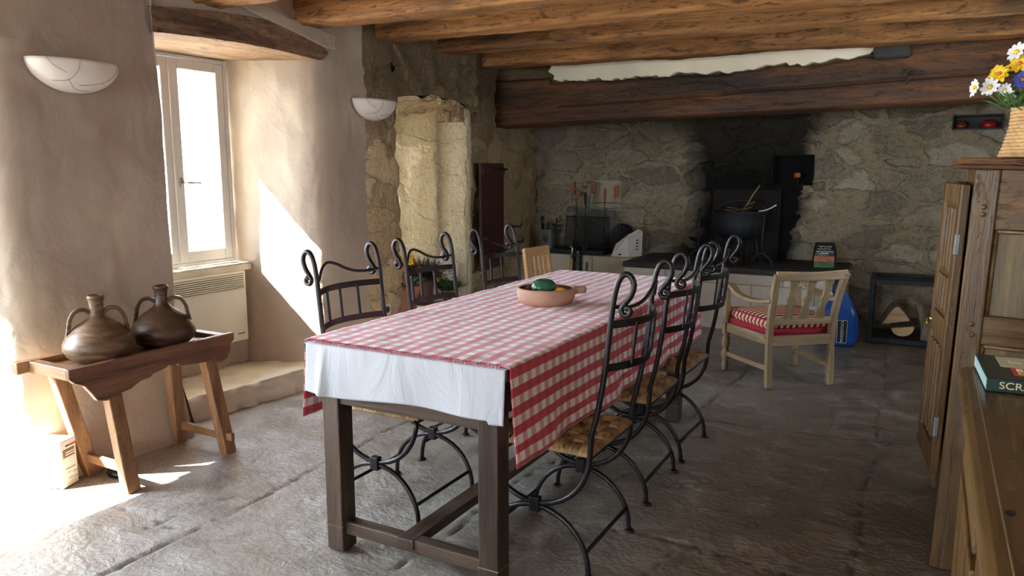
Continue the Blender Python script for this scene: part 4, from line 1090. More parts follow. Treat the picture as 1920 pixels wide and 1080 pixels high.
plant('white_flower_pot', 'pot of white and yellow flowers catching the sun in the alcove', (-3.45, 5.17, .30), pp(.03, .05, .09), 'greypot', 24, ((0, 0, .08), .09, 160, .22, .010), 'leaf', [('petalw', wf, .038), ('petaly', [(random.uniform(-.09, .03), random.uniform(-.1, .02), random.uniform(.12, .28)) for _ in range(9)], .022)])

# --- dark red cupboard door in the stone wall
t = thing('wall_cupboard_door', 'narrow dark red wooden door hung on the stone wall', 'cupboard door', (-3.335, 5.515, .505), .125)
bm = B(((-.012, .0, .0), (.012, .50, .915))); obj('door_board', bm, M['reddoor'], t, bev=.003)
for z in (.85, .12): obj('ledge_batten', B(((.012, .02, z-.03), (.026, .50, z+.03))), M['reddoor'], t, bev=.003)
for z in (.86, .14): obj('strap_hinge', B(((.026, .25, z-.010), (.032, .545, z+.010))), M['blackiron'], t, bev=.002)
bm = bmesh.new(); tube(bm, [(.012, .03, .40), (.045, .02, .40), (.05, .06, .395), (.045, .12, .41)], .006, 8); obj('latch', bm, M['blackiron'], t, smooth=True)
for i, (y, z, L) in enumerate(((6.38, .83, .07), (6.42, .68, .08), (6.50, .56, .05))):
    o = obj('iron_wall_hook', tube(bmesh.new(), smooth_path([(0, 0, 0), (.05, .01, 0), (.05+L*.4, .02, .0), (.05+L*.6, .02, .03)], 4), .009, 8), M['blackiron'], smooth=True, loc=(-3.50-.16*(y-6.38), y, z))
    tag(o, ('topmost', 'middle', 'lowest')[i]+' black iron hook on the stone beside the red door', 'hook', 'iron hooks by the red door')

# --- armoire
t = thing('armoire', 'low honey oak cupboard with carved door carrying the flower basket', 'cupboard', (.082, 2.857, 0))
t.rotation_euler = (0, math.radians(1.3), 0)
AW, AD, AH = .66, .80, 1.365   # width into x, depth along y
H = M['honey']
# near side (faces -y)
for x in (0, AW-.07): obj('corner_post', B(((x, 0, 0), (x+.07, .045, AH))), H['z'], t, bev=.005)
for x in (0, AW-.07): obj('corner_post', B(((x, AD-.045, 0), (x+.07, AD, AH))), H['z'], t, bev=.005)
obj('top_rail', B(((.07, .004, 1.175), (AW-.07, .034, AH))), H['x'], t, bev=.004)
obj('middle_rail', B(((.07, .004, .80), (AW-.07, .034, .895))), H['x'], t, bev=.004)
obj('bottom_rail', B(((.07, .004, .17), (AW-.07, .034, .27))), H['x'], t, bev=.004)
for z0_, z1_ in ((.895, 1.175), (.27, .80)):
    bm = bmesh.new(); box(bm, (.07, .020, z0_), (.235, .028, z1_)); box(bm, (.238, .019, z0_), (AW-.07, .028, z1_)); obj('side_panel', bm, M['panel']['z'], t, bev=.002)
    mo = bmesh.new(); tube(mo, [(.078, .012, z0_+.002), (.078, .012, z1_-.002)], .007, 6); tube(mo, [(.08, .012, z1_-.007), (AW-.08, .012, z1_-.007)], .007, 6); obj('panel_moulding', mo, H['x'], t, smooth=True)
for px, pz in ((.035, 1.245), (.035, 1.222), (.04, .865), (.045, .83)):
    bm = bmesh.new(); lathe(bm, [(0, .004), (.008, .003), (.009, 0)], 10); bmesh.ops.rotate(bm, verts=bm.verts, cent=(0, 0, 0), matrix=Matrix.Rotation(PI/2, 3, 'X')); bmesh.ops.translate(bm, verts=bm.verts, vec=(px, 0, pz)); obj('wooden_peg', bm, M['honey']['z'], t, smooth=True)
obj('cornice', B(((-.055, -.02, AH), (AW+.02, AD+.03, AH+.012)), ((-.05, -.015, AH+.012), (AW+.02, AD+.03, AH+.034))), M['mantel']['x'], t, bev=.006)
obj('back_board', B(((AW-.015, .05, .1), (AW, AD-.05, AH))), H['z'], t)
obj('far_side_board', B(((.07, AD-.03, .17), (AW-.07, AD-.01, AH))), H['z'], t)
obj('front_top_rail', B(((.004, .045, 1.30), (.034, AD-.045, AH))), H['y'], t, bev=.003)
obj('front_bottom_rail', B(((.004, .045, .17), (.034, AD-.045, .335))), H['y'], t, bev=.003)
obj('inner_floor', B(((.03, .045, .17), (AW-.02, AD-.04, .19))), H['x'], t)
def door(y0, y1, hinge_y, angle, carved=True):
    e = bpy.data.objects.new('door', None)
    L = y1-y0
    d = obj('cupboard_door', B(((-.032, 0, .335), (-.006, .055, 1.315)), ((-.032, L-.055, .335), (-.006, L, 1.315)), ((-.032, .055, 1.245), (-.006, L-.055, 1.315)), ((-.032, .055, .335), (-.006, L-.055, .42)), ((-.032, .055, .78), (-.006, L-.055, .86))), H['z'], t, bev=.004)
    bm = B(((-.024, .055, .42), (-.012, L-.055, .78)), ((-.024, .055, .86), (-.012, L-.055, 1.245))); obj('door_panel', bm, H['z'], d, bev=.004)
    for k in range(4):
        yy = .085+(L-.17)*k/3
        bm = B(((-.034, yy-.012, 1.02), (-.024, yy+.012, 1.235)), ((-.034, yy-.012, .88), (-.024, yy+.012, 1.0)), ((-.034, yy-.012, .44), (-.024, yy+.012, .76))); obj('carved_flute', bm, H['z'], d, bev=.004)
    for zz in (1.12, .50): obj('door_hinge', B(((-.036, -.006, zz-.035), (-.020, .006, zz+.035))), M['galv'], d, bev=.003)
    bm = bmesh.new(); lathe(bm, [(0, .008), (.008, .006), (.011, 0)], 12); bmesh.ops.rotate(bm, verts=bm.verts, cent=(0, 0, 0), matrix=Matrix.Rotation(-PI/2, 3, 'Y')); bmesh.ops.translate(bm, verts=bm.verts, vec=(-.032, L-.03, .815))
    pts = [(-.046, L-.03+.016*math.cos(a), .80+.016*math.sin(a)) for a in [2*PI*k/20 for k in range(21)]]; tube(bm, pts, .0024, 6); obj('ring_pull', bm, M['brass'], d, smooth=True)
    d.location = (0, hinge_y, 0); d.rotation_euler = (0, 0, angle)
    return d
door(0, .345, .012, math.radians(7.5))
door(0, .36, .40, 0)

# --- basket on cupboard
bcx, bcy, bcz = .315, 3.02, 1.401
t = thing('wicker_basket', 'wicker basket with loop handle standing on the low cupboard', 'basket', (bcx, bcy, bcz))
bm = bmesh.new(); nw = 44
for k in range(13):
    z = .006+.0115*k; r = .098+.030*(1-k/13)**2+.004*(k/13)
    pts = [((r+.0045*(1 if (i+k) % 2 else -1))*math.cos(2*PI*i/nw), (r+.0045*(1 if (i+k) % 2 else -1))*math.sin(2*PI*i/nw), z) for i in range(nw+1)]
    tube(bm, smooth_path(pts, 2), .0075, 6)
obj('woven_side', bm, M['basket'], t, smooth=True)
bm = bmesh.new()
for i in range(22):
    a = 2*PI*(i+.25)/22; tube(bm, [(.126*math.cos(a), .126*math.sin(a), 0), (.103*math.cos(a), .103*math.sin(a), .06), (.103*math.cos(a), .103*math.sin(a), .158)], .004, 6)
obj('upright_stake', bm, M['basket'], t, smooth=True)
bm = bmesh.new(); lathe(bm, [(0, .0), (.12, .0), (.12, .006), (0, .006)], 32); obj('basket_base', bm, M['basket'], t)
bm = bmesh.new(); pts = [(.103*math.cos(2*PI*i/40), .103*math.sin(2*PI*i/40), .158) for i in range(41)]; tube(bm, pts, .010, 8); obj('rim_braid', bm, M['basket'], t, smooth=True)
bm = bmesh.new()
for d in (-.008, 0, .008): tube(bm, [(-.10*math.cos(PI*k/20), .0+d, .14+.16*math.sin(PI*k/20)) for k in range(21)], .0055, 6)
obj('loop_handle', bm, M['basket'], t, smooth=True)
FL = [('daisy', 'white daisy reaching furthest from the basket, alone on its stem', 'petalw', (.096, 2.94, 1.624), (-1, -.5, .1), .030),
      ('daisy', 'white daisy between the lone outer daisy and the yellow bloom', 'petalw', (.136, 2.935, 1.622), (-.6, -1, .2), .032),
      ('yellow_flower', 'yellow star flower on the outer side of the basket', 'petaly', (.160, 2.94, 1.662), (-.5, -1, .5), .034),
      ('yellow_flower', 'yellow flower higher up beside the basket handle', 'petaly', (.212, 2.95, 1.692), (-.4, -1, .3), .034),
      ('daisy', 'topmost white daisy of the basket bouquet', 'petalw', (.200, 2.945, 1.728), (-.7, -.8, .5), .034),
      ('cornflower', 'blue cornflower beside the basket handle', 'petalb', (.222, 2.93, 1.640), (-.3, -1, .2), .028),
      ('daisy', 'white daisy drooping low against the basket rim', 'petalw', (.188, 2.92, 1.590), (-.5, -1, -.3), .026),
      ('daisy', 'small white daisy hidden by the green leaves at the basket', 'petalw', (.176, 2.93, 1.612), (-.4, -1, .1), .022),
      ('cornflower', 'second blue cornflower behind the wicker handle', 'petalb', (.25, 2.95, 1.665), (0, -1, .3), .026)]
for nm, lb, m, p, nr, r in FL:
    t = thing(nm, lb, 'flower', p, 0, 'flowers in the wicker basket'); nv_ = Vector(nr).normalized()
    root = Vector((bcx-.02+random.uniform(-.03, .03), bcy-.02, bcz+.10))-Vector(p)
    mid = root*.45+Vector((0, 0, .05))
    bm = bmesh.new(); tube(bm, smooth_path([root, mid, -nv_*.004], 6), .0022, 6); obj('stem', bm, M['stem'], t, smooth=True)
    bm = bmesh.new(); blossom(bm, (0, 0, 0), nv_, r, 10 if m != 'petalb' else 14, .42, .3)
    if m != 'petalw': blossom(bm, nv_*.004, nv_, r*.75, 8, .45, .5)
    o = obj('petals', bm, M[m], t); s = o.modifiers.new('thick', 'SOLIDIFY'); s.thickness = .0008
    bm = bmesh.new(); ball(bm, nv_*.004, r*.22, (1, 1, 1), 12, 8); obj('flower_heart', bm, M['petaly'] if m == 'petalw' else M['petalo'], t, smooth=True)
bm = bmesh.new(); foliage(bm, (.19, 2.93, 1.555), .05, 70, .075, .007, .9)
tube(bm, [(.30, 3.0, 1.50), (.21, 2.94, 1.56)], .002, 6)
o = obj('leafy_sprig', bm, M['leaf']); tag(o, 'green leafy sprig at the basket rim under the yellow flower', 'leaves')

# --- sideboard (right foreground) and board game
SX, SY0, SY1, SZ = .088, .25, 2.063, .90
t = thing('sideboard', 'polished brown wooden sideboard in the near right corner', 'sideboard', (0, 0, 0))
SD = M['side']
bm = bmesh.new()
prof = [(SX+.004, SZ-.034), (SX-.004, SZ-.026), (SX-.006, SZ-.016), (SX-.001, SZ-.006), (SX+.010, SZ-.001), (SX+.022, SZ), (SX+.62, SZ), (SX+.62, SZ-.034)]
prism(bm, prof, 'y', SY0, SY1); obj('worktop', bm, SD['y'], t, bev=.003)
bm = bmesh.new(); tube(bm, [(SX+.026, SY0+.02, SZ-.0004), (SX+.026, SY1-.02, SZ-.0004)], .0016, 6); rb_ = obj('edge_highlight_line', bm, M['panel']['y'], t); rb_['label'] = 'pale line painted as a highlight along the edge'  # highlight along the top edge, put in as a pale strip
obj('carcass', B(((SX+.035, SY0+.03, .10), (SX+.60, SY1-.03, SZ-.034))), M['honey']['z'], t, bev=.004)
for y in (SY0+.06, SY0+.65, SY0+1.24):
    d = obj('front_door', B(((SX+.016, y, .16), (SX+.036, y+.5, .66))), M['honey']['z'], t, bev=.004)
    d = obj('drawer', B(((SX+.018, y, .69), (SX+.036, y+.5, .84))), M['honey']['y'], t, bev=.004)
for x in (SX+.04, SX+.54):
    for y in (SY0+.035, SY1-.095): obj('foot', B(((x, y, 0), (x+.06, y+.06, .12))), M['honey']['z'], t, bev=.004)
bm = bmesh.new(); ball(bm, (.1245, 1.183, SZ), .008, (.9, 1.5, .16), 12, 8); k_ = obj('wood_knot', bm, M['blackprint'], t, smooth=True); k_['label'] = 'small black knot in the top'

t = thing('board_game_box', 'dark green SCRABBLE board game box on the sideboard', 'game box', (.128, 1.842, SZ))
t.rotation_euler = (0, 0, math.radians(3))
gw, gd, gh = .37, .235, .030
obj('box_lid', B(((0, 0, .001), (gw, gd, gh))), M['boxgreen'], t, bev=.002)
obj('end_picture', B(((-.0006, .004, .004), (.0006, gd-.004, gh-.002))), M['boxcyan'], t)
for k in range(9): obj('end_tile_print', B(((-.0012, .014+.024*k, .009), (.0008, .027+.024*k, .020))), M['boxcream'], t)
obj('lid_picture', B(((.038, .118, gh-.0004), (gw-.02, gd-.012, gh+.0005))), M['boxcream'], t)
for k in range(8):
    bm = bmesh.new(); box(bm, (.06+.034*k, .165+.006*(k % 3), gh), (.084+.034*k, .185+.006*(k % 3), gh+.0011)); obj('tile_print', bm, M['boxcyan'] if k % 2 else M['gold'], t)
rp = obj('red_panel', B(((.055, .045, gh), (gw-.03, .112, gh+.0007))), M['boxred'], t)
text('lettering', 'SCRABBLE', .036, M['gold'], (.062, .094, gh+.0009), (0, 0, 0), t)
text('lettering', 'DE LUXE', .030, M['gold'], (.062, .064, gh+.0009), (0, 0, 0), t)
text('lettering', 'SCRABBLE', .021, M['gold'], (.022, -.0012, .0155), (PI/2, 0, 0), t, sx=1.15)

# --- armchair by the hearth
ax = math.atan2(.764, -.645)      # facing
t = thing('wooden_armchair', 'pale wooden armchair with shaped back slats facing the hearth', 'armchair', (-.818, 5.172, 0), ax)
A_ = M['ash']
# local: +x forward, y left; rear legs x=-.235, front x=.235
for s in (-1, 1):
    bm = bmesh.new(); p = [(-.245, s*.215, 0), (-.238, s*.215, .16), (-.232, s*.215, .30), (-.245, s*.218, .45), (-.285, s*.225, .62), (-.325, s*.232, .735)]
    tube(bm, smooth_path(p, 4), 1, flat=(.036, .040, (0, 1, 0))); obj('back_post', bm, A_['z'], t, bev=.006)
    bm = bmesh.new()
    pr = [(.016, 0), (.020, .02), (.022, .05), (.017, .07), (.025, .085), (.030, .105), (.030, .125), (.020, .14), (.016, .15), (.021, .16), (.028, .19), (.027, .225), (.018, .245), (.025, .255), (.026, .26)]
    lathe(bm, [(0, 0)]+pr+[(0, .26)], 20, (.235, s*.265, 0)); obj('leg', bm, A_['z'], t, smooth=True)
    bm = bmesh.new(); box(bm, (.213, s*.265-.022, .26), (.257, s*.265+.022, .335)); obj('leg_block', bm, A_['z'], t, bev=.004)
    bm = bmesh.new(); pr = [(0, .335), (.017, .335), (.021, .342), (.017, .35), (.021, .358), (.017, .366), (.023, .385), (.027, .42), (.024, .46), (.018, .495), (.021, .51), (.017, .52), (.020, .535), (.022, .565), (0, .565)]
    lathe(bm, pr, 20, (.235, s*.265, 0)); obj('arm_post', bm, A_['z'], t, smooth=True)
    p = smooth_path([(-.272, s*.226, .565), (-.20, s*.245, .548), (-.10, s*.27, .543), (0, s*.282, .548), (.08, s*.28, .562), (.15, s*.272, .588), (.21, s*.266, .598), (.26, s*.264, .590), (.285, s*.263, .574)], 5)
    bm = bmesh.new(); tube(bm, p, 1, flat=(.048, .024, (0, 0, 1))); obj('arm', bm, A_['x'], t, bev=.009, seg=3)
    bm = bmesh.new(); bar(bm, (-.232, s*.215, .306), (.225, s*.262, .302), .026, .062); obj('side_rail', bm, A_['x'], t, bev=.003)
    bm = bmesh.new(); bar(bm, (-.238, s*.215, .125), (.225, s*.262, .118), .020, .030); obj('side_stretcher', bm, A_['x'], t, bev=.003)
bm = bmesh.new(); bar(bm, (-.234, -.20, .300), (-.234, .20, .300), .026, .062); obj('rear_rail', bm, A_['y'], t, bev=.003)
bm = bmesh.new(); bar(bm, (.235, -.25, .302), (.235, .25, .302), .026, .062); obj('front_rail', bm, A_['y'], t, bev=.003)
obj('seat_board', B(((-.225, -.205, .315), (.225, .24, .330))), A_['x'], t)
bm = bmesh.new(); bar(bm, (-.242, -.205, .425), (-.242, .205, .425), .022, .045); obj('lower_back_rail', bm, A_['y'], t, bev=.003)
bm = bmesh.new(); p = smooth_path([(-.322, -.24, .725), (-.336, -.12, .722), (-.342, 0, .718), (-.336, .12, .722), (-.322, .24, .725)], 5); tube(bm, p, 1, flat=(.022, .058, (0, 0, 1))); obj('top_rail', bm, A_['y'], t, bev=.006)
for k in (-1, 0, 1):
    prof = [(-.034, 0), (-.030, .05), (-.020, .085), (-.016, .11), (-.026, .125), (-.027, .14), (-.017, .16), (-.020, .20), (-.030, .24), (-.030, .28)]
    outl = prof+[(-a, b) for a, b in reversed(prof)]
    bm = bmesh.new(); prism(bm, outl, 'x', -.008, .008)
    for v in bm.verts: v.co = Vector((v.co.x-.244-.092*(v.co.z/.28), v.co.y*1.0+k*.108*(1+.10*v.co.z/.28), v.co.z+.435))
    obj('back_splat', bm, A_['z'], t, bev=.003)
# cushion (own thing)
t = thing('seat_cushion', 'red and cream striped seat cushion on the wooden armchair', 'cushion', (-.8265, 5.182, .331), ax)
def cush(sz, px, z0, h):
    bm = bmesh.new(); n = 24
    def f(u, v, s):
        a, b = 2*u-1, 2*v-1; q = (1-abs(a)**5)*(1-abs(b)**5); w = .215+.030*(u)
        return (-.218+.455*u, (w)*b*1.0, z0+h/2+s*(h/2)*q**.35)
    g1 = grid(bm, n, n, lambda u, v: f(u, v, 1)); g2 = grid(bm, n, n, lambda u, v: f(u, v, -1))
    bmesh.ops.remove_doubles(bm, verts=bm.verts, dist=.0005); return bm
obj('cushion_cover', cush(0, 0, .001, .12), M['ticking'], t, smooth=True)
bm = bmesh.new(); w = lambda x: .217+.030*(x+.218)/.455
ring = [(-.216, -w(-.216)+.02, 0), (-.20, -w(-.2), 0), (.22, -w(.22)-.001, 0), (.238, -w(.238)+.02, 0), (.238, w(.238)-.02, 0), (.22, w(.22)+.001, 0), (-.20, w(-.2), 0), (-.216, w(-.216)-.02, 0), (-.216, -w(-.216)+.02, 0)]
tube(bm, [(x, y, .021) for x, y, _ in ring], 1, flat=(.012, .038, (0, 0, 1))); tube(bm, [(x, y, .098) for x, y, _ in ring], .005, 8)
obj('red_border', bm, M['redwelt'], t, smooth=True)

# --- bags
def bagmesh(w, d, h, top=.25, seed=0, lump=.02, n=(40, 30)):
    bm = bmesh.new(); rows = []
    for j in range(n[1]+1):
        v = j/n[1]; row = []
        k = 1 if v < .4 else 1-(1-top)*((v-.4)/.6)**1.7
        foot = min(1, .86+v*1.4)
        for i in range(n[0]):
            a = 2*PI*i/n[0]; c, s = math.cos(a), math.sin(a); e = .55
            x = abs(c)**e*math.copysign(1, c)*w/2*k*foot; y = abs(s)**e*math.copysign(1, s)*d/2*foot*(k if v < .7 else k*(1-.8*(v-.7)/.3))
            dd = fbm((c*1.5+seed, s*1.5, v*3), 1.3, 3)*lump*min(1, v*5)
            row.append(bm.verts.new((x*(1+dd*4), y*(1+dd*4), h*v)))
        rows.append(row)
    for a, b in zip(rows, rows[1:]):
        for i in range(n[0]): bm.faces.new((a[i], a[(i+1) % n[0]], b[(i+1) % n[0]], b[i]))
    bm.faces.new(rows[0]); bm.faces.new(rows[-1]); return bm
t = thing('wood_pellet_bag', 'blue plastic WOODSTOCK bag on the floor behind the armchair', 'bag', (-.575, 6.30+.10, .0), .15)
obj('bag_body', bagmesh(.27, .17, .43, .22, 3, .02), M['bluebag'], t, smooth=True)
bm = bagmesh(.09, .05, .11, .9, 5, .02, (20, 10)); bmesh.ops.translate(bm, verts=bm.verts, vec=(-.02, 0, .40)); nk = obj('bag_neck', bm, M['bluestripe'], t, smooth=True); nk['label'] = 'gathered navy printed neck'
pn = obj('brand_panel', B(((-.015, -.0915, .03), (.052, -.0895, .205))), M['blackprint'], t, bev=.003)
obj('panel_outline', B(((-.018, -.0905, .027), (.055, -.0885, .208))), M['whiteprint'], t, bev=.003)
text('lettering', 'WOODSTOCK', .030, M['whiteprint'], (.020, -.0922, .118), (PI/2, -PI/2, 0), t, 'CENTER', .0004, .88)
t = thing('plastic_sack', 'small pale grey plastic sack beside the blue bag', 'sack', (-.80, 6.40, .0), .1)
obj('sack_body', bagmesh(.16, .14, .27, .5, 8, .03), M['white'], t, smooth=True)
bm = bmesh.new(); tube(bm, [(.05*math.cos(2*PI*k/16), .035*math.sin(2*PI*k/16), .268) for k in range(17)], .008, 6); obj('rolled_rim', bm, M['white'], t, smooth=True)

t = thing('charcoal_bag', 'dark green charcoal bag standing at the end of the hearth slab', 'bag', (-.765, 6.88, .541), .1)
obj('bag_body', bagmesh(.19, .11, .215, .75, 11, .015), M['charbag'], t, smooth=True)
obj('green_band', B(((-.082, -.0585, .004), (.078, -.050, .055))), M['greenbag'], t, bev=.004)
obj('ember_picture', B(((-.082, -.0600, .055), (.078, -.050, .105))), M['emberbag'], t, bev=.004)
bm = bmesh.new()
for k, (z, a, b) in enumerate(((.185, -.05, .05), (.165, -.06, .045), (.145, -.065, .06), (.130, -.03, .03))):
    tube(bm, smooth_path([(a+(b-a)*i/10, -.0605, z+.005*math.sin(i*2.3+k)) for i in range(11)], 3), .0022, 5)
obj('white_scroll_print', bm, M['whiteprint'], t)

# --- log holder and logs
t = thing('log_rack', 'black square iron log rack on the floor by the back wall', 'log rack', (-.385, 6.58, 0), .03)
RW, RD, RH = .50, .45, .51
def post(x, y): return B(((x-.018, y-.018, 0), (x+.018, y+.018, RH)))
for x in (.018, RW-.018):
    for y in (.018, RD-.018): obj('post', post(x, y), M['blackiron'], t, bev=.002)
for z in (.022, RH-.018):
    for y in (.018, RD-.018): obj('long_rail', B(((.036, y-.018, z-.018), (RW-.036, y+.018, z+.018))), M['blackiron'], t, bev=.002)
    for x in (.018, RW-.018): obj('cross_rail', B(((x-.018, .036, z-.018), (x+.018, RD-.036, z+.018))), M['blackiron'], t, bev=.002)
obj('top_slat', B(((.036, .16, RH-.02), (RW-.036, .20, RH-.004))), M['blackiron'], t)
obj('tray', B(((.036, .036, .022), (RW-.036, RD-.036, .034))), M['blackiron'], t)
def split_log(loc, rot, outl, L, lb, cut='logcut'):
    t = thing('firewood_log', lb, 'log', loc); t.rotation_euler = rot
    bm = bmesh.new(); prism(bm, outl, 'y', 0, L)
    for v in bm.verts: v.co += Vector((fbm(v.co, 20, 2)*.006, 0, fbm(v.co+Vector((3, 0, 0)), 20, 2)*.006))
    obj('log_bark', bm, M['log']['y'], t, bev=.006)
    bm = bmesh.new(); prism(bm, [(a*.96, b*.96) for a, b in outl], 'y', -.004, -.0005); obj('cut_face', bm, M[cut]['x'], t)
half = [(.085*math.cos(a), .085*math.sin(a)) for a in [PI+PI*k/14 for k in range(15)]]
split_log((-.135, 6.70, .122), (0, -.16, .05), [(a, b*.9) for a, b in half], .30, 'half-round split log with pale face at the bottom of the rack')
split_log((-.175, 6.72, .130), (0, .0, .1), [(-.11, .005), (.09, .045), (.055, .10), (.0, .155), (-.03, .145), (-.07, .08)], .28, 'wedge-shaped brown log on top of the half-round log')
t = thing('firewood_log', 'grey round log leaning upright at the inner side of the rack', 'log', (-.03, 6.79, .036)); t.rotation_euler = (0, 0, 0)
bm = bmesh.new(); p = smooth_path([(.06, -.05, 0), (.045, 0, .11), (.0, .06, .26)], 5); tube(bm, p, [.032+.004*fbm((q.x, q.y, q.z), 12) for q in p], 12); obj('log_bark', bm, M['log']['z'], t, smooth=True)
bm = bmesh.new(); tube(bm, [(.0, .06, .26), (-.001, .061, .262)], .028, 12); obj('cut_face', bm, M['logcut']['x'], t)
t = thing('firewood_log', 'short grey log stub standing beside the leaning log', 'log', (.028, 6.685, .036))
bm = bmesh.new(); p = [(.0, 0, 0), (.002, .004, .08), (.006, .01, .15)]; tube(bm, p, [.036, .034, .030], 12); obj('log_bark', bm, M['log']['z'], t, smooth=True)
bm = bmesh.new(); tube(bm, [(.006, .01, .15), (.006, .01, .152)], .026, 12); obj('cut_face', bm, M['logcut']['x'], t)

# --- fireplace contents
HZ = .5405
t = thing('iron_cauldron', 'black cast iron cauldron full of twigs in the sooty fireplace', 'cauldron', (-1.505, 6.98, HZ))
bm = bmesh.new(); lathe(bm, [(0, .20), (.10, .205), (.17, .225), (.21, .27), (.225, .35), (.23, .43), (.240, .45), (.240, .462), (.226, .458), (.218, .43), (.205, .30), (.16, .245), (0, .225)], 40); obj('pot', bm, M['sootiron'], t, smooth=True)
bm = bmesh.new(); p = [(-.232*math.cos(PI*k/24), .02+.10*math.sin(PI*k/24), .44+.105*math.sin(PI*k/24)) for k in range(25)]; tube(bm, p, .007, 8); obj('bail_handle', bm, M['sootiron'], t, smooth=True)
for k in range(3):
    a = 2*PI*k/3+.5; bm = bmesh.new(); tube(bm, [(.15*math.cos(a), .15*math.sin(a), .23), (.17*math.cos(a), .17*math.sin(a), .10), (.19*math.cos(a), .19*math.sin(a), .0)], [.012, .011, .014], 8); obj('leg', bm, M['sootiron'], t, smooth=True)
for k in range(34):
    a = random.uniform(0, 2*PI); r = random.uniform(.02, .17); e = random.uniform(-.2, .6); L = random.uniform(.10, .24)
    p0 = Vector((-1.505+r*math.cos(a), 6.98+r*math.sin(a), HZ+.425+random.uniform(0, .02))); b = random.uniform(0, 2*PI)
    d = Vector((math.cos(b)*math.cos(e), math.sin(b)*math.cos(e), abs(math.sin(e))+.05))
    if Vector((p0.x+d.x*L+1.505, p0.y+d.y*L-6.98)).length > .2: L *= .45
    mm = p0+d*L*.5+Vector((random.uniform(-.01, .01), random.uniform(-.01, .01), random.uniform(0, .015)))
    bm = bmesh.new(); tube(bm, smooth_path([p0-p0, mm-p0, d*L], 3), [.0035]*6+[.002], 5)
    o = obj('twig', bm, M['twigd'] if k % 4 else M['twig'], smooth=True, loc=p0); tag(o, 'small dry twig heaped in the cauldron', 'twig', 'twigs heaped in the cauldron')
for nm, lb, pts, m in (('twig', 'long pale forked twig sticking up out of the cauldron', [(-1.50, 6.96, .98), (-1.44, 6.97, 1.06), (-1.40, 6.98, 1.14), (-1.345, 7.0, 1.225)], 'twig'),
                       ('twig', 'peeled white stick poking out over the cauldron rim', [(-1.33, 6.90, 1.00), (-1.25, 6.90, 1.02), (-1.18, 6.90, 1.06)], 'petalw')):
    o0 = Vector(pts[0]); bm = bmesh.new(); tube(bm, smooth_path([Vector(p)-o0 for p in pts], 5), .0055, 6)
    if m == 'twig': tube(bm, smooth_path([Vector(pts[1])-o0, Vector(pts[1])-o0+Vector((.05, 0, .012)), Vector(pts[1])-o0+Vector((.06, 0, .03))], 3), .003, 5)
    o = obj(nm, bm, M[m], smooth=True, loc=o0); tag(o, lb, 'twig')
def andiron(x, y, h, lb):
    t = thing('andiron', lb, 'andiron', (x, y, HZ), 0, 'iron fire dogs')
    bm = bmesh.new(); tube(bm, [(0, 0, .11), (0, 0, h*.6), (.004, 0, h)], [.011, .010, .010], 8); ball(bm, (.004, 0, h), .020, (1, 1, .8), 12, 8); obj('upright', bm, M['sootiron'], t, smooth=True)
    bm = bmesh.new(); tube(bm, smooth_path([(-.095, 0, 0), (-.075, 0, .05), (-.03, 0, .10), (0, 0, .115), (.03, 0, .10), (.075, 0, .05), (.095, 0, 0)], 5), .010, 8); obj('arched_foot', bm, M['sootiron'], t, smooth=True)
    bm = bmesh.new(); tube(bm, [(0, 0, .11), (0, .30, .10), (0, .30, 0)], .010, 8); obj('log_bar', bm, M['sootiron'], t, smooth=True)
    return t
andiron(-1.255, 6.74, .43, 'iron fire dog before the cauldron on its charcoal-bag side')
andiron(-1.82, 6.80, .47, 'iron fire dog by the rusty fireback, on the grill side of the cauldron')
t = thing('fireback', 'tall rusty iron fireback plate leaning behind the cauldron', 'fireback', (-1.52, 7.27, HZ)); t.rotation_euler = (math.radians(-4), 0, 0)
obj('plate', B(((-.31, -.01, 0), (.31, .012, .64))), M['rust'], t, bev=.006)
bm = B(((-.31, -.02, 0), (-.285, -.01, .64)), ((.285, -.02, 0), (.31, -.01, .64)), ((-.285, -.02, .615), (.285, -.01, .64))); obj('raised_border', bm, M['rust'], t, bev=.003)
t = thing('iron_trivet', 'low iron trivet standing under the cauldron front', 'trivet', (-1.42, 6.72, HZ))
for k, (x, y) in enumerate(((-.17, 0), (.0, -.03), (.02, .1))):
    bm = bmesh.new(); tube(bm, [(x, y, .17), (x*1.05, y, 0)], .009, 8); obj('leg', bm, M['rust'], t, smooth=True)
bm = bmesh.new(); tube(bm, [(-.17, 0, .165), (0, -.03, .17), (.02, .1, .165), (-.17, 0, .165)], .008, 8); obj('top_bar', bm, M['rust'], t, smooth=True)
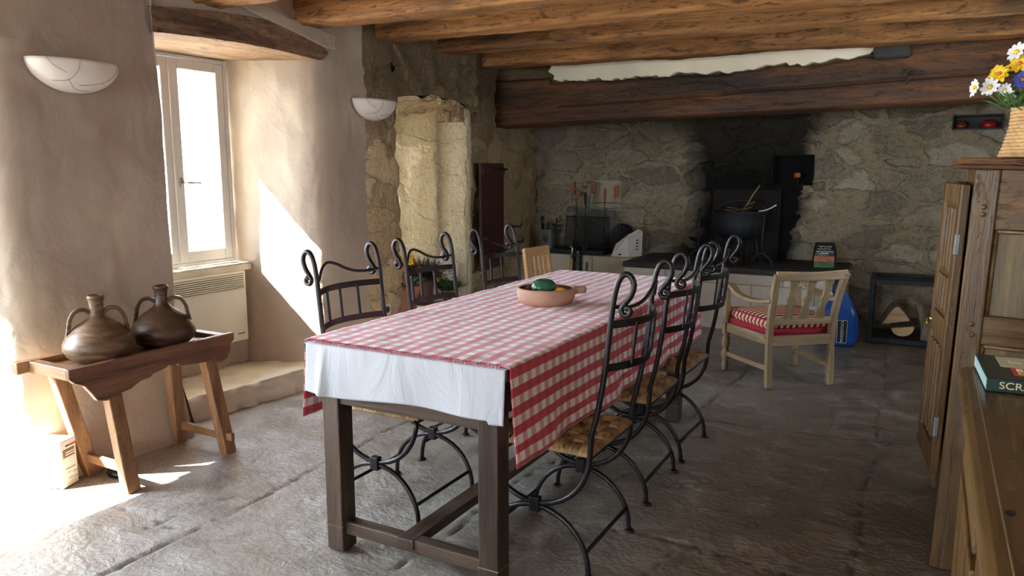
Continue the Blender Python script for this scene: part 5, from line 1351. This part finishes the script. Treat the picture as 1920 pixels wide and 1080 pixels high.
# spool in the black hole, red jars in the slot
t = thing('string_spool', 'orange string spool inside the black wall hole', 'spool', (-1.12, 7.40, HO[0][2]+.012))
bm = bmesh.new(); lathe(bm, [(0, 0), (.022, 0), (.022, .05), (0, .05)], 16)
bmesh.ops.rotate(bm, verts=bm.verts, cent=(0, 0, 0), matrix=Matrix.Rotation(PI/2, 3, 'Y')); bmesh.ops.translate(bm, verts=bm.verts, vec=(0, 0, .075)); obj('string_winding', bm, M['orangespool'], t, smooth=True)
bm = bmesh.new(); tube(bm, [(-.01, 0, 0), (.0, 0, .05), (.012, 0, .09)], .004, 6); tube(bm, [(.03, 0, 0), (.028, 0, .05), (.02, 0, .07)], .004, 6); obj('stand', bm, M['twigd'], t)
for i, (x, lb) in enumerate(((.165, 'small red lidded tin in the wall slot, away from the basket'), (.36, 'larger bright red tin in the wall slot, nearest the basket'))):
    t = thing('red_tin', lb, 'tin', (x, 7.42, HO[1][2]+.004)); r = .045 if i == 0 else .062
    bm = bmesh.new(); lathe(bm, [(0, 0), (r*.8, 0), (r, .012), (r, .035), (r*.8, .055)], 24); obj('tin_body', bm, M['redthing'] if i else M['dkred'], t, smooth=True)
    bm = bmesh.new(); lathe(bm, [(r*.8, .052), (r*.55, .066), (0, .068)], 24); obj('lid', bm, M['redthing'], t, smooth=True)

# --- ledge: tray, tools, grills, carton
CZ = .5305
t = thing('charcoal_tray', 'long black metal tray on the beige ledge under the grills', 'tray', (-3.10, 7.02, CZ), .03)
obj('tray_base', B(((-.42, -.10, 0), (.31, .22, .012))), M['ash_bed'], t, bev=.003)
obj('tray_rim', B(((-.42, -.10, .012), (.31, -.088, .045)), ((-.42, .208, .012), (.31, .22, .045)), ((-.42, -.088, .012), (-.408, .208, .045)), ((.298, -.088, .012), (.31, .208, .045))), M['ash_bed'], t, bev=.003)
def hinged_grill(name, lb, loc, w, h, handle_x, mat, gap, hz, lean=-.12, mesh=False, hl=.10):
    t = thing(name, lb, 'barbecue grill', loc, 0, 'barbecue grills on the ledge'); t.rotation_euler = (lean, 0, 0)
    bm = bmesh.new(); tube(bm, [(-w/2, 0, 0), (w/2, 0, 0), (w/2, 0, h), (-w/2, 0, h), (-w/2, 0, 0)], .0055, 6); obj('outer_frame', bm, M[mat], t, smooth=True)
    bm = bmesh.new(); n = int(w/gap)
    for k in range(1, n): x = -w/2+w*k/n; tube(bm, [(x, 0, 0), (x, -.004, h/2), (x, 0, h)], .0026 if not mesh else .0016, 5)
    if mesh:
        for k in range(1, int(h/gap)): z = h*k/int(h/gap); tube(bm, [(-w/2, -.003, z), (w/2, -.003, z)], .0016, 5)
    obj('wire_grid', bm, M[mat], t)
    if handle_x is not None:
        bm = bmesh.new(); tube(bm, [(handle_x-.022, 0, h-.01), (handle_x-.016, 0, hz)], .003, 6); tube(bm, [(handle_x+.022, 0, h-.01), (handle_x+.016, 0, hz)], .003, 6); obj('handle_wires', bm, M['steel'], t, smooth=True)
        bm = bmesh.new(); box(bm, (handle_x-.021, -.009, hz-.012), (handle_x+.021, .009, hz+hl)); obj('wooden_grip', bm, M['tool']['z'], t, bev=.008, seg=3)
        bm = bmesh.new(); box(bm, (handle_x-.010, -.010, hz+hl-.006), (handle_x+.010, .010, hz+hl+.010)); obj('steel_tip', bm, M['steel'], t, bev=.003)
    return t
hinged_grill('hinged_grill', 'ribbed wire grill with the wooden handle nearest the utensil tin', (-3.13, 7.295, CZ+.046), .44, .385, -.165, 'galv', .020, .545, -.02, False, .115)
hinged_grill('hinged_grill', 'ribbed wire grill whose tilted handle rises in the middle of the ledge', (-3.03, 7.27, CZ+.046), .42, .37, -.03, 'galv', .021, .56, -.03, False, .12)
hinged_grill('hinged_grill', 'ribbed wire grill whose handle stands before the pale square wall hole', (-2.92, 7.245, CZ+.046), .36, .36, .135, 'galv', .018, .525, -.02, False, .11)
hinged_grill('mesh_grill', 'black fine-mesh barbecue rack leaning in front of the ribbed grills', (-3.06, 7.115, CZ+.0465), .47, .32, None, 'blackiron', .014, .5, -.22, True)
t = thing('round_pan', 'dark round iron pan standing on edge at the carton side of the grills', 'pan', (-2.71, 7.235, CZ+.001), -.2)
bm = bmesh.new(); lathe(bm, [(0, 0), (.12, 0), (.145, .03), (.15, .032), (.14, .02), (.118, .008), (0, .008)], 32)
bmesh.ops.rotate(bm, verts=bm.verts, cent=(0, 0, 0), matrix=Matrix.Rotation(math.radians(72), 3, 'X')); bmesh.ops.translate(bm, verts=bm.verts, vec=(0, 0, .146)); obj('pan_body', bm, M['sootiron'], t, smooth=True)
bm = bmesh.new(); tube(bm, [(.12, -.01, .21), (.17, -.02, .17), (.20, -.03, .12)], .007, 8); obj('pan_handle', bm, M['tool']['z'], t, smooth=True)
def turner(x, y, z, h, lean, lb, m):
    t = thing('barbecue_tool', lb, 'tool', (x, y, z), 0, 'wood-handled barbecue tools'); t.rotation_euler = (0, lean, 0)
    bm = bmesh.new(); tube(bm, [(0, 0, 0), (0, 0, h-.12)], .004, 6); obj('shaft', bm, M['blackiron'], t, smooth=True)
    bm = bmesh.new(); tube(bm, [(0, 0, h-.13), (0, 0, h-.09), (0, 0, h-.03), (0, 0, h)], [.008, .012, .014, .009], 10); obj('grip', bm, M[m]['z'] if m == 'tool' else M[m], t, smooth=True)
    bm = bmesh.new(); box(bm, (-.028, -.003, 0), (.028, .003, .09)); obj('blade', bm, M['blackiron'], t, bev=.004)
turner(-3.21, 7.20, CZ+.013, .64, .035, 'wood-handled barbecue turner between the first two grill handles', 'tool')
turner(-2.895, 7.19, CZ+.013, .635, .02, 'wood-handled barbecue fork before the pale wall hole', 'tool')
turner(-3.035, 7.05, CZ+.013, .60, .0, 'black iron spatula in front of the mesh grill', 'blackiron')
t = thing('utensil_tin', 'grey metal tin of black utensils at the corner of the ledge', 'tin', (-3.50, 7.14, CZ+.013), .05)
obj('tin_body', B(((-.065, -.05, 0), (.065, -.046, .21)), ((-.065, .046, 0), (.065, .05, .21)), ((-.065, -.046, 0), (-.061, .046, .21)), ((.061, -.046, 0), (.065, .046, .21)), ((-.061, -.046, 0), (.061, .046, .004))), M['galv'], t, bev=.002)
bm = bmesh.new(); ball(bm, (0, -.0505, .11), .03, (1, .05, 1.2), 12, 8); obj('dark_stain', bm, M['ink'], t)
for i, (x, lean, h, lb) in enumerate(((-3.53, -.06, .34, 'thick black-handled utensil in the metal tin'), (-3.50, .05, .27, 'short black utensil leaning out of the metal tin'), (-3.475, .16, .26, 'slanted black utensil at the grill side of the metal tin'))):
    t = thing('kitchen_utensil', lb, 'utensil', (x, 7.14+.02*(i-1), CZ+.019), 0, 'utensils in the metal tin'); t.rotation_euler = (0, lean, 0)
    bm = bmesh.new(); tube(bm, [(0, 0, 0), (0, 0, h*.6)], .005, 6); obj('shaft', bm, M['blackiron'], t)
    bm = bmesh.new(); tube(bm, [(0, 0, h*.55), (0, 0, h*.75), (0, 0, h*.95), (0, 0, h)], [.010, .017, .018, .010], 10); obj('grip', bm, M['shoe'], t, smooth=True)
t = thing('iron_pot_hook', 'toothed iron pot hook standing beside the utensil tin', 'pot hook', (-3.405, 7.16, CZ+.013))
bm = bmesh.new(); tube(bm, [(0, 0, 0), (0, 0, .33)], .008, 8); obj('rod', bm, M['blackiron'], t)
for k in range(3):
    bm = bmesh.new(); tube(bm, smooth_path([(0, 0, .20+.05*k), (.03, 0, .19+.05*k), (.05, 0, .21+.05*k)], 3), .006, 6); obj('tooth', bm, M['blackiron'], t)
# white carton on ledge (open, cut-down front)
t = thing('open_carton', 'open white carton with cut sloping side on the ledge by the hearth', 'carton', (-2.70, 6.92, CZ), .12)
bm = bmesh.new()
def plate(pts, th=.004):
    n = (Vector(pts[1])-Vector(pts[0])).cross(Vector(pts[2])-Vector(pts[0])).normalized()*th
    A = [bm.verts.new(Vector(p)) for p in pts]; C = [bm.verts.new(Vector(p)+n) for p in pts]; k = len(A)
    bm.faces.new(A); bm.faces.new(list(reversed(C)))
    for i in range(k): bm.faces.new((A[i], C[i], C[(i+1) % k], A[(i+1) % k]))
plate([(0, 0, 0), (.17, 0, 0), (.155, .02, .19), (.12, .03, .18), (.04, .03, .12)]); cf = obj('front_flap', bm, M['card'], t)
bm = bmesh.new(); plate([(.17, 0, 0), (.26, .16, 0), (.265, .165, .235), (.155, .02, .19)]); obj('side_panel', bm, M['card'], t)
bm = bmesh.new(); plate([(0, 0, 0), (.04, .03, .12), (.12, .18, .20), (.09, .17, 0)]); obj('low_side', bm, M['card'], t)
bm = bmesh.new(); plate([(.09, .17, 0), (.12, .18, .20), (.22, .19, .255), (.265, .165, .235), (.26, .16, 0)]); obj('back_panel', bm, M['card'], t)
bm = bmesh.new(); plate([(0, 0, .003), (.17, 0, .003), (.26, .16, .003), (.09, .17, .003)]); obj('bottom', bm, M['cardin'], t)
bm = bmesh.new(); ball(bm, (.085, -.003, .022), .018, (1, .1, .45), 14, 8); obj('hand_hole', bm, M['blackprint'], t)
bm = bmesh.new()
for k in range(4): box(bm, (0, -.0005, .06+.03*k), (.03-.004*(k % 2), .0005, .072+.03*k))
bmesh.ops.rotate(bm, verts=bm.verts, cent=(0, 0, 0), matrix=Matrix.Rotation(math.atan2(.16, .09), 3, 'Z')); bmesh.ops.translate(bm, verts=bm.verts, vec=(.222, .088, 0)); obj('grey_print', bm, M['ink'], t)
# fire irons leaning on the ledge front
t = thing('fire_iron', 'tall fire iron with bright knob leaning on the ledge front', 'fire iron', (-3.10, 6.80, 0)); t.rotation_euler = (-.06, .04, 0)
bm = bmesh.new(); tube(bm, [(0, 0, 0), (0, 0, .5)], [.014, .014], 10); obj('wooden_shaft', bm, M['pine']['z'], t, smooth=True)
bm = bmesh.new(); tube(bm, [(0, 0, .49), (0, 0, .60), (-.012, 0, .615), (-.03, 0, .615)], .010, 8); obj('steel_crook', bm, M['steel'], t, smooth=True)
for i, (x, h, m, lb) in enumerate(((-3.055, .53, 'blackiron', 'black fire poker beside the bright-knobbed fire iron'), (-3.02, .56, 'galv', 'grey fire tongs leaning on the ledge front'), (-2.985, .52, 'blackiron', 'dark hearth brush leaning last in the row of fire irons'))):
    t = thing('fire_iron', lb, 'fire iron', (x, 6.80, 0), 0, 'fire irons on the ledge front'); t.rotation_euler = (-.08, 0, 0)
    bm = bmesh.new(); tube(bm, [(0, 0, 0), (0, 0, h)], .010 if i != 1 else .014, 8); obj('rod', bm, M[m], t, smooth=True)
    bm = bmesh.new(); ball(bm, (0, 0, h), .017, (1, 1, 1), 10, 8); obj('knob', bm, M[m], t, smooth=True)
t = thing('ember_shovel', 'flat grey ember shovel propped on the ledge front', 'shovel', (-2.93, 6.81, 0)); t.rotation_euler = (-.08, 0, 0)
obj('blade', B(((-.04, -.006, 0), (.04, .006, .20))), M['galv'], t, bev=.006); bm = bmesh.new(); tube(bm, [(0, 0, .19), (0, 0, .47)], .009, 8); obj('rod', bm, M['galv'], t, smooth=True)

# ------------------------------------------------------------------ LIGHT
w = bpy.data.worlds.new('sky'); S.world = w; w.use_nodes = True
nt = w.node_tree; bg = nt.nodes['Background']
tc = nt.nodes.new('ShaderNodeTexCoord'); sz = N(nt, 'ShaderNodeSeparateXYZ', Vector=tc.outputs['Generated']).outputs[2]
nt.links.new(ramp(nt, mrange(nt, sz, -.1, .7), [(0, (.84, .92, 1.0)), (.25, (.78, .89, 1.0)), (1, (.5, .71, 1.0))]), bg.inputs['Color'])
dt = N(nt, 'ShaderNodeVectorMath', {'operation': 'DOT_PRODUCT'}, _0=tc.outputs['Generated'], _1=tuple(Vector((-.92, -.25, .3)).normalized())).outputs['Value']
nt.links.new(mrange(nt, dt, -.6, .8, 6.5, 23.0), bg.inputs['Strength'])
sd = Vector((1, 1.1, -1.35)).normalized()
L = bpy.data.lights.new('sun', 'SUN'); L.energy = 58; L.angle = math.radians(.6); L.color = (1, .93, .82)
o = bpy.data.objects.new('sun', L); COL.objects.link(o); o.rotation_euler = sd.to_track_quat('-Z', 'Y').to_euler()
def portal(loc, d, sx, sy):
    L = bpy.data.lights.new('portal', 'AREA'); L.shape = 'RECTANGLE'; L.size = sx; L.size_y = sy; L.cycles.is_portal = True
    o = bpy.data.objects.new('portal', L); COL.objects.link(o); o.location = loc; o.rotation_euler = Vector(d).to_track_quat('-Z', 'Z' if abs(d[2]) < .5 else 'Y').to_euler()
portal((-4.29, 2.88, 1.41), (1, 0, 0), 1.2, 1.32)
portal((-4.29, .6, .95), (1, 0, 0), 2.0, 1.95)
portal((-4.29, 4.72, 1.11), (1, 0, 0), .7, 1.42)
portal(((fa+fb)/2, YF-.14, (fc+fd)/2), (0, 1, 0), fb-fa, fd-fc)

portal((XR+.4, 5.0, 1.45), (-1, 0, 0), .8, .9)

# ------------------------------------------------------------------ CAMERA
f, yaw, pitch, roll, Hc = 1427.5, .5023, .1539, -.001, 1.3624
fw = Vector((-math.sin(yaw)*math.cos(pitch), math.cos(yaw)*math.cos(pitch), -math.sin(pitch))); r = Vector((math.cos(yaw), math.sin(yaw), 0)); u = r.cross(fw)
r2 = r*math.cos(roll)+u*math.sin(roll); u2 = -r*math.sin(roll)+u*math.cos(roll)
cam = bpy.data.cameras.new('camera'); co = bpy.data.objects.new('camera', cam); COL.objects.link(co)
mw = Matrix((r2, u2, -fw)).transposed().to_4x4(); mw.translation = (0, 0, Hc); co.matrix_world = mw
cam.sensor_width = 36; cam.lens = 36*f/1920; cam.clip_start = .02; cam.clip_end = 100
S.camera = co
vs_ = S.view_settings; S.display_settings.display_device = 'sRGB'; vs_.view_transform = 'Standard'; vs_.look = 'None'; vs_.gamma = 1; vs_.use_curve_mapping = False
vs_.exposure = .82
S.cycles.use_denoising = True
S.cycles.max_bounces = 7; S.cycles.diffuse_bounces = 5; S.cycles.glossy_bounces = 2; S.cycles.transparent_max_bounces = 8
S.cycles.adaptive_threshold = .06
S.cycles.adaptive_min_samples = 16
S.cycles.sample_clamp_indirect = 12
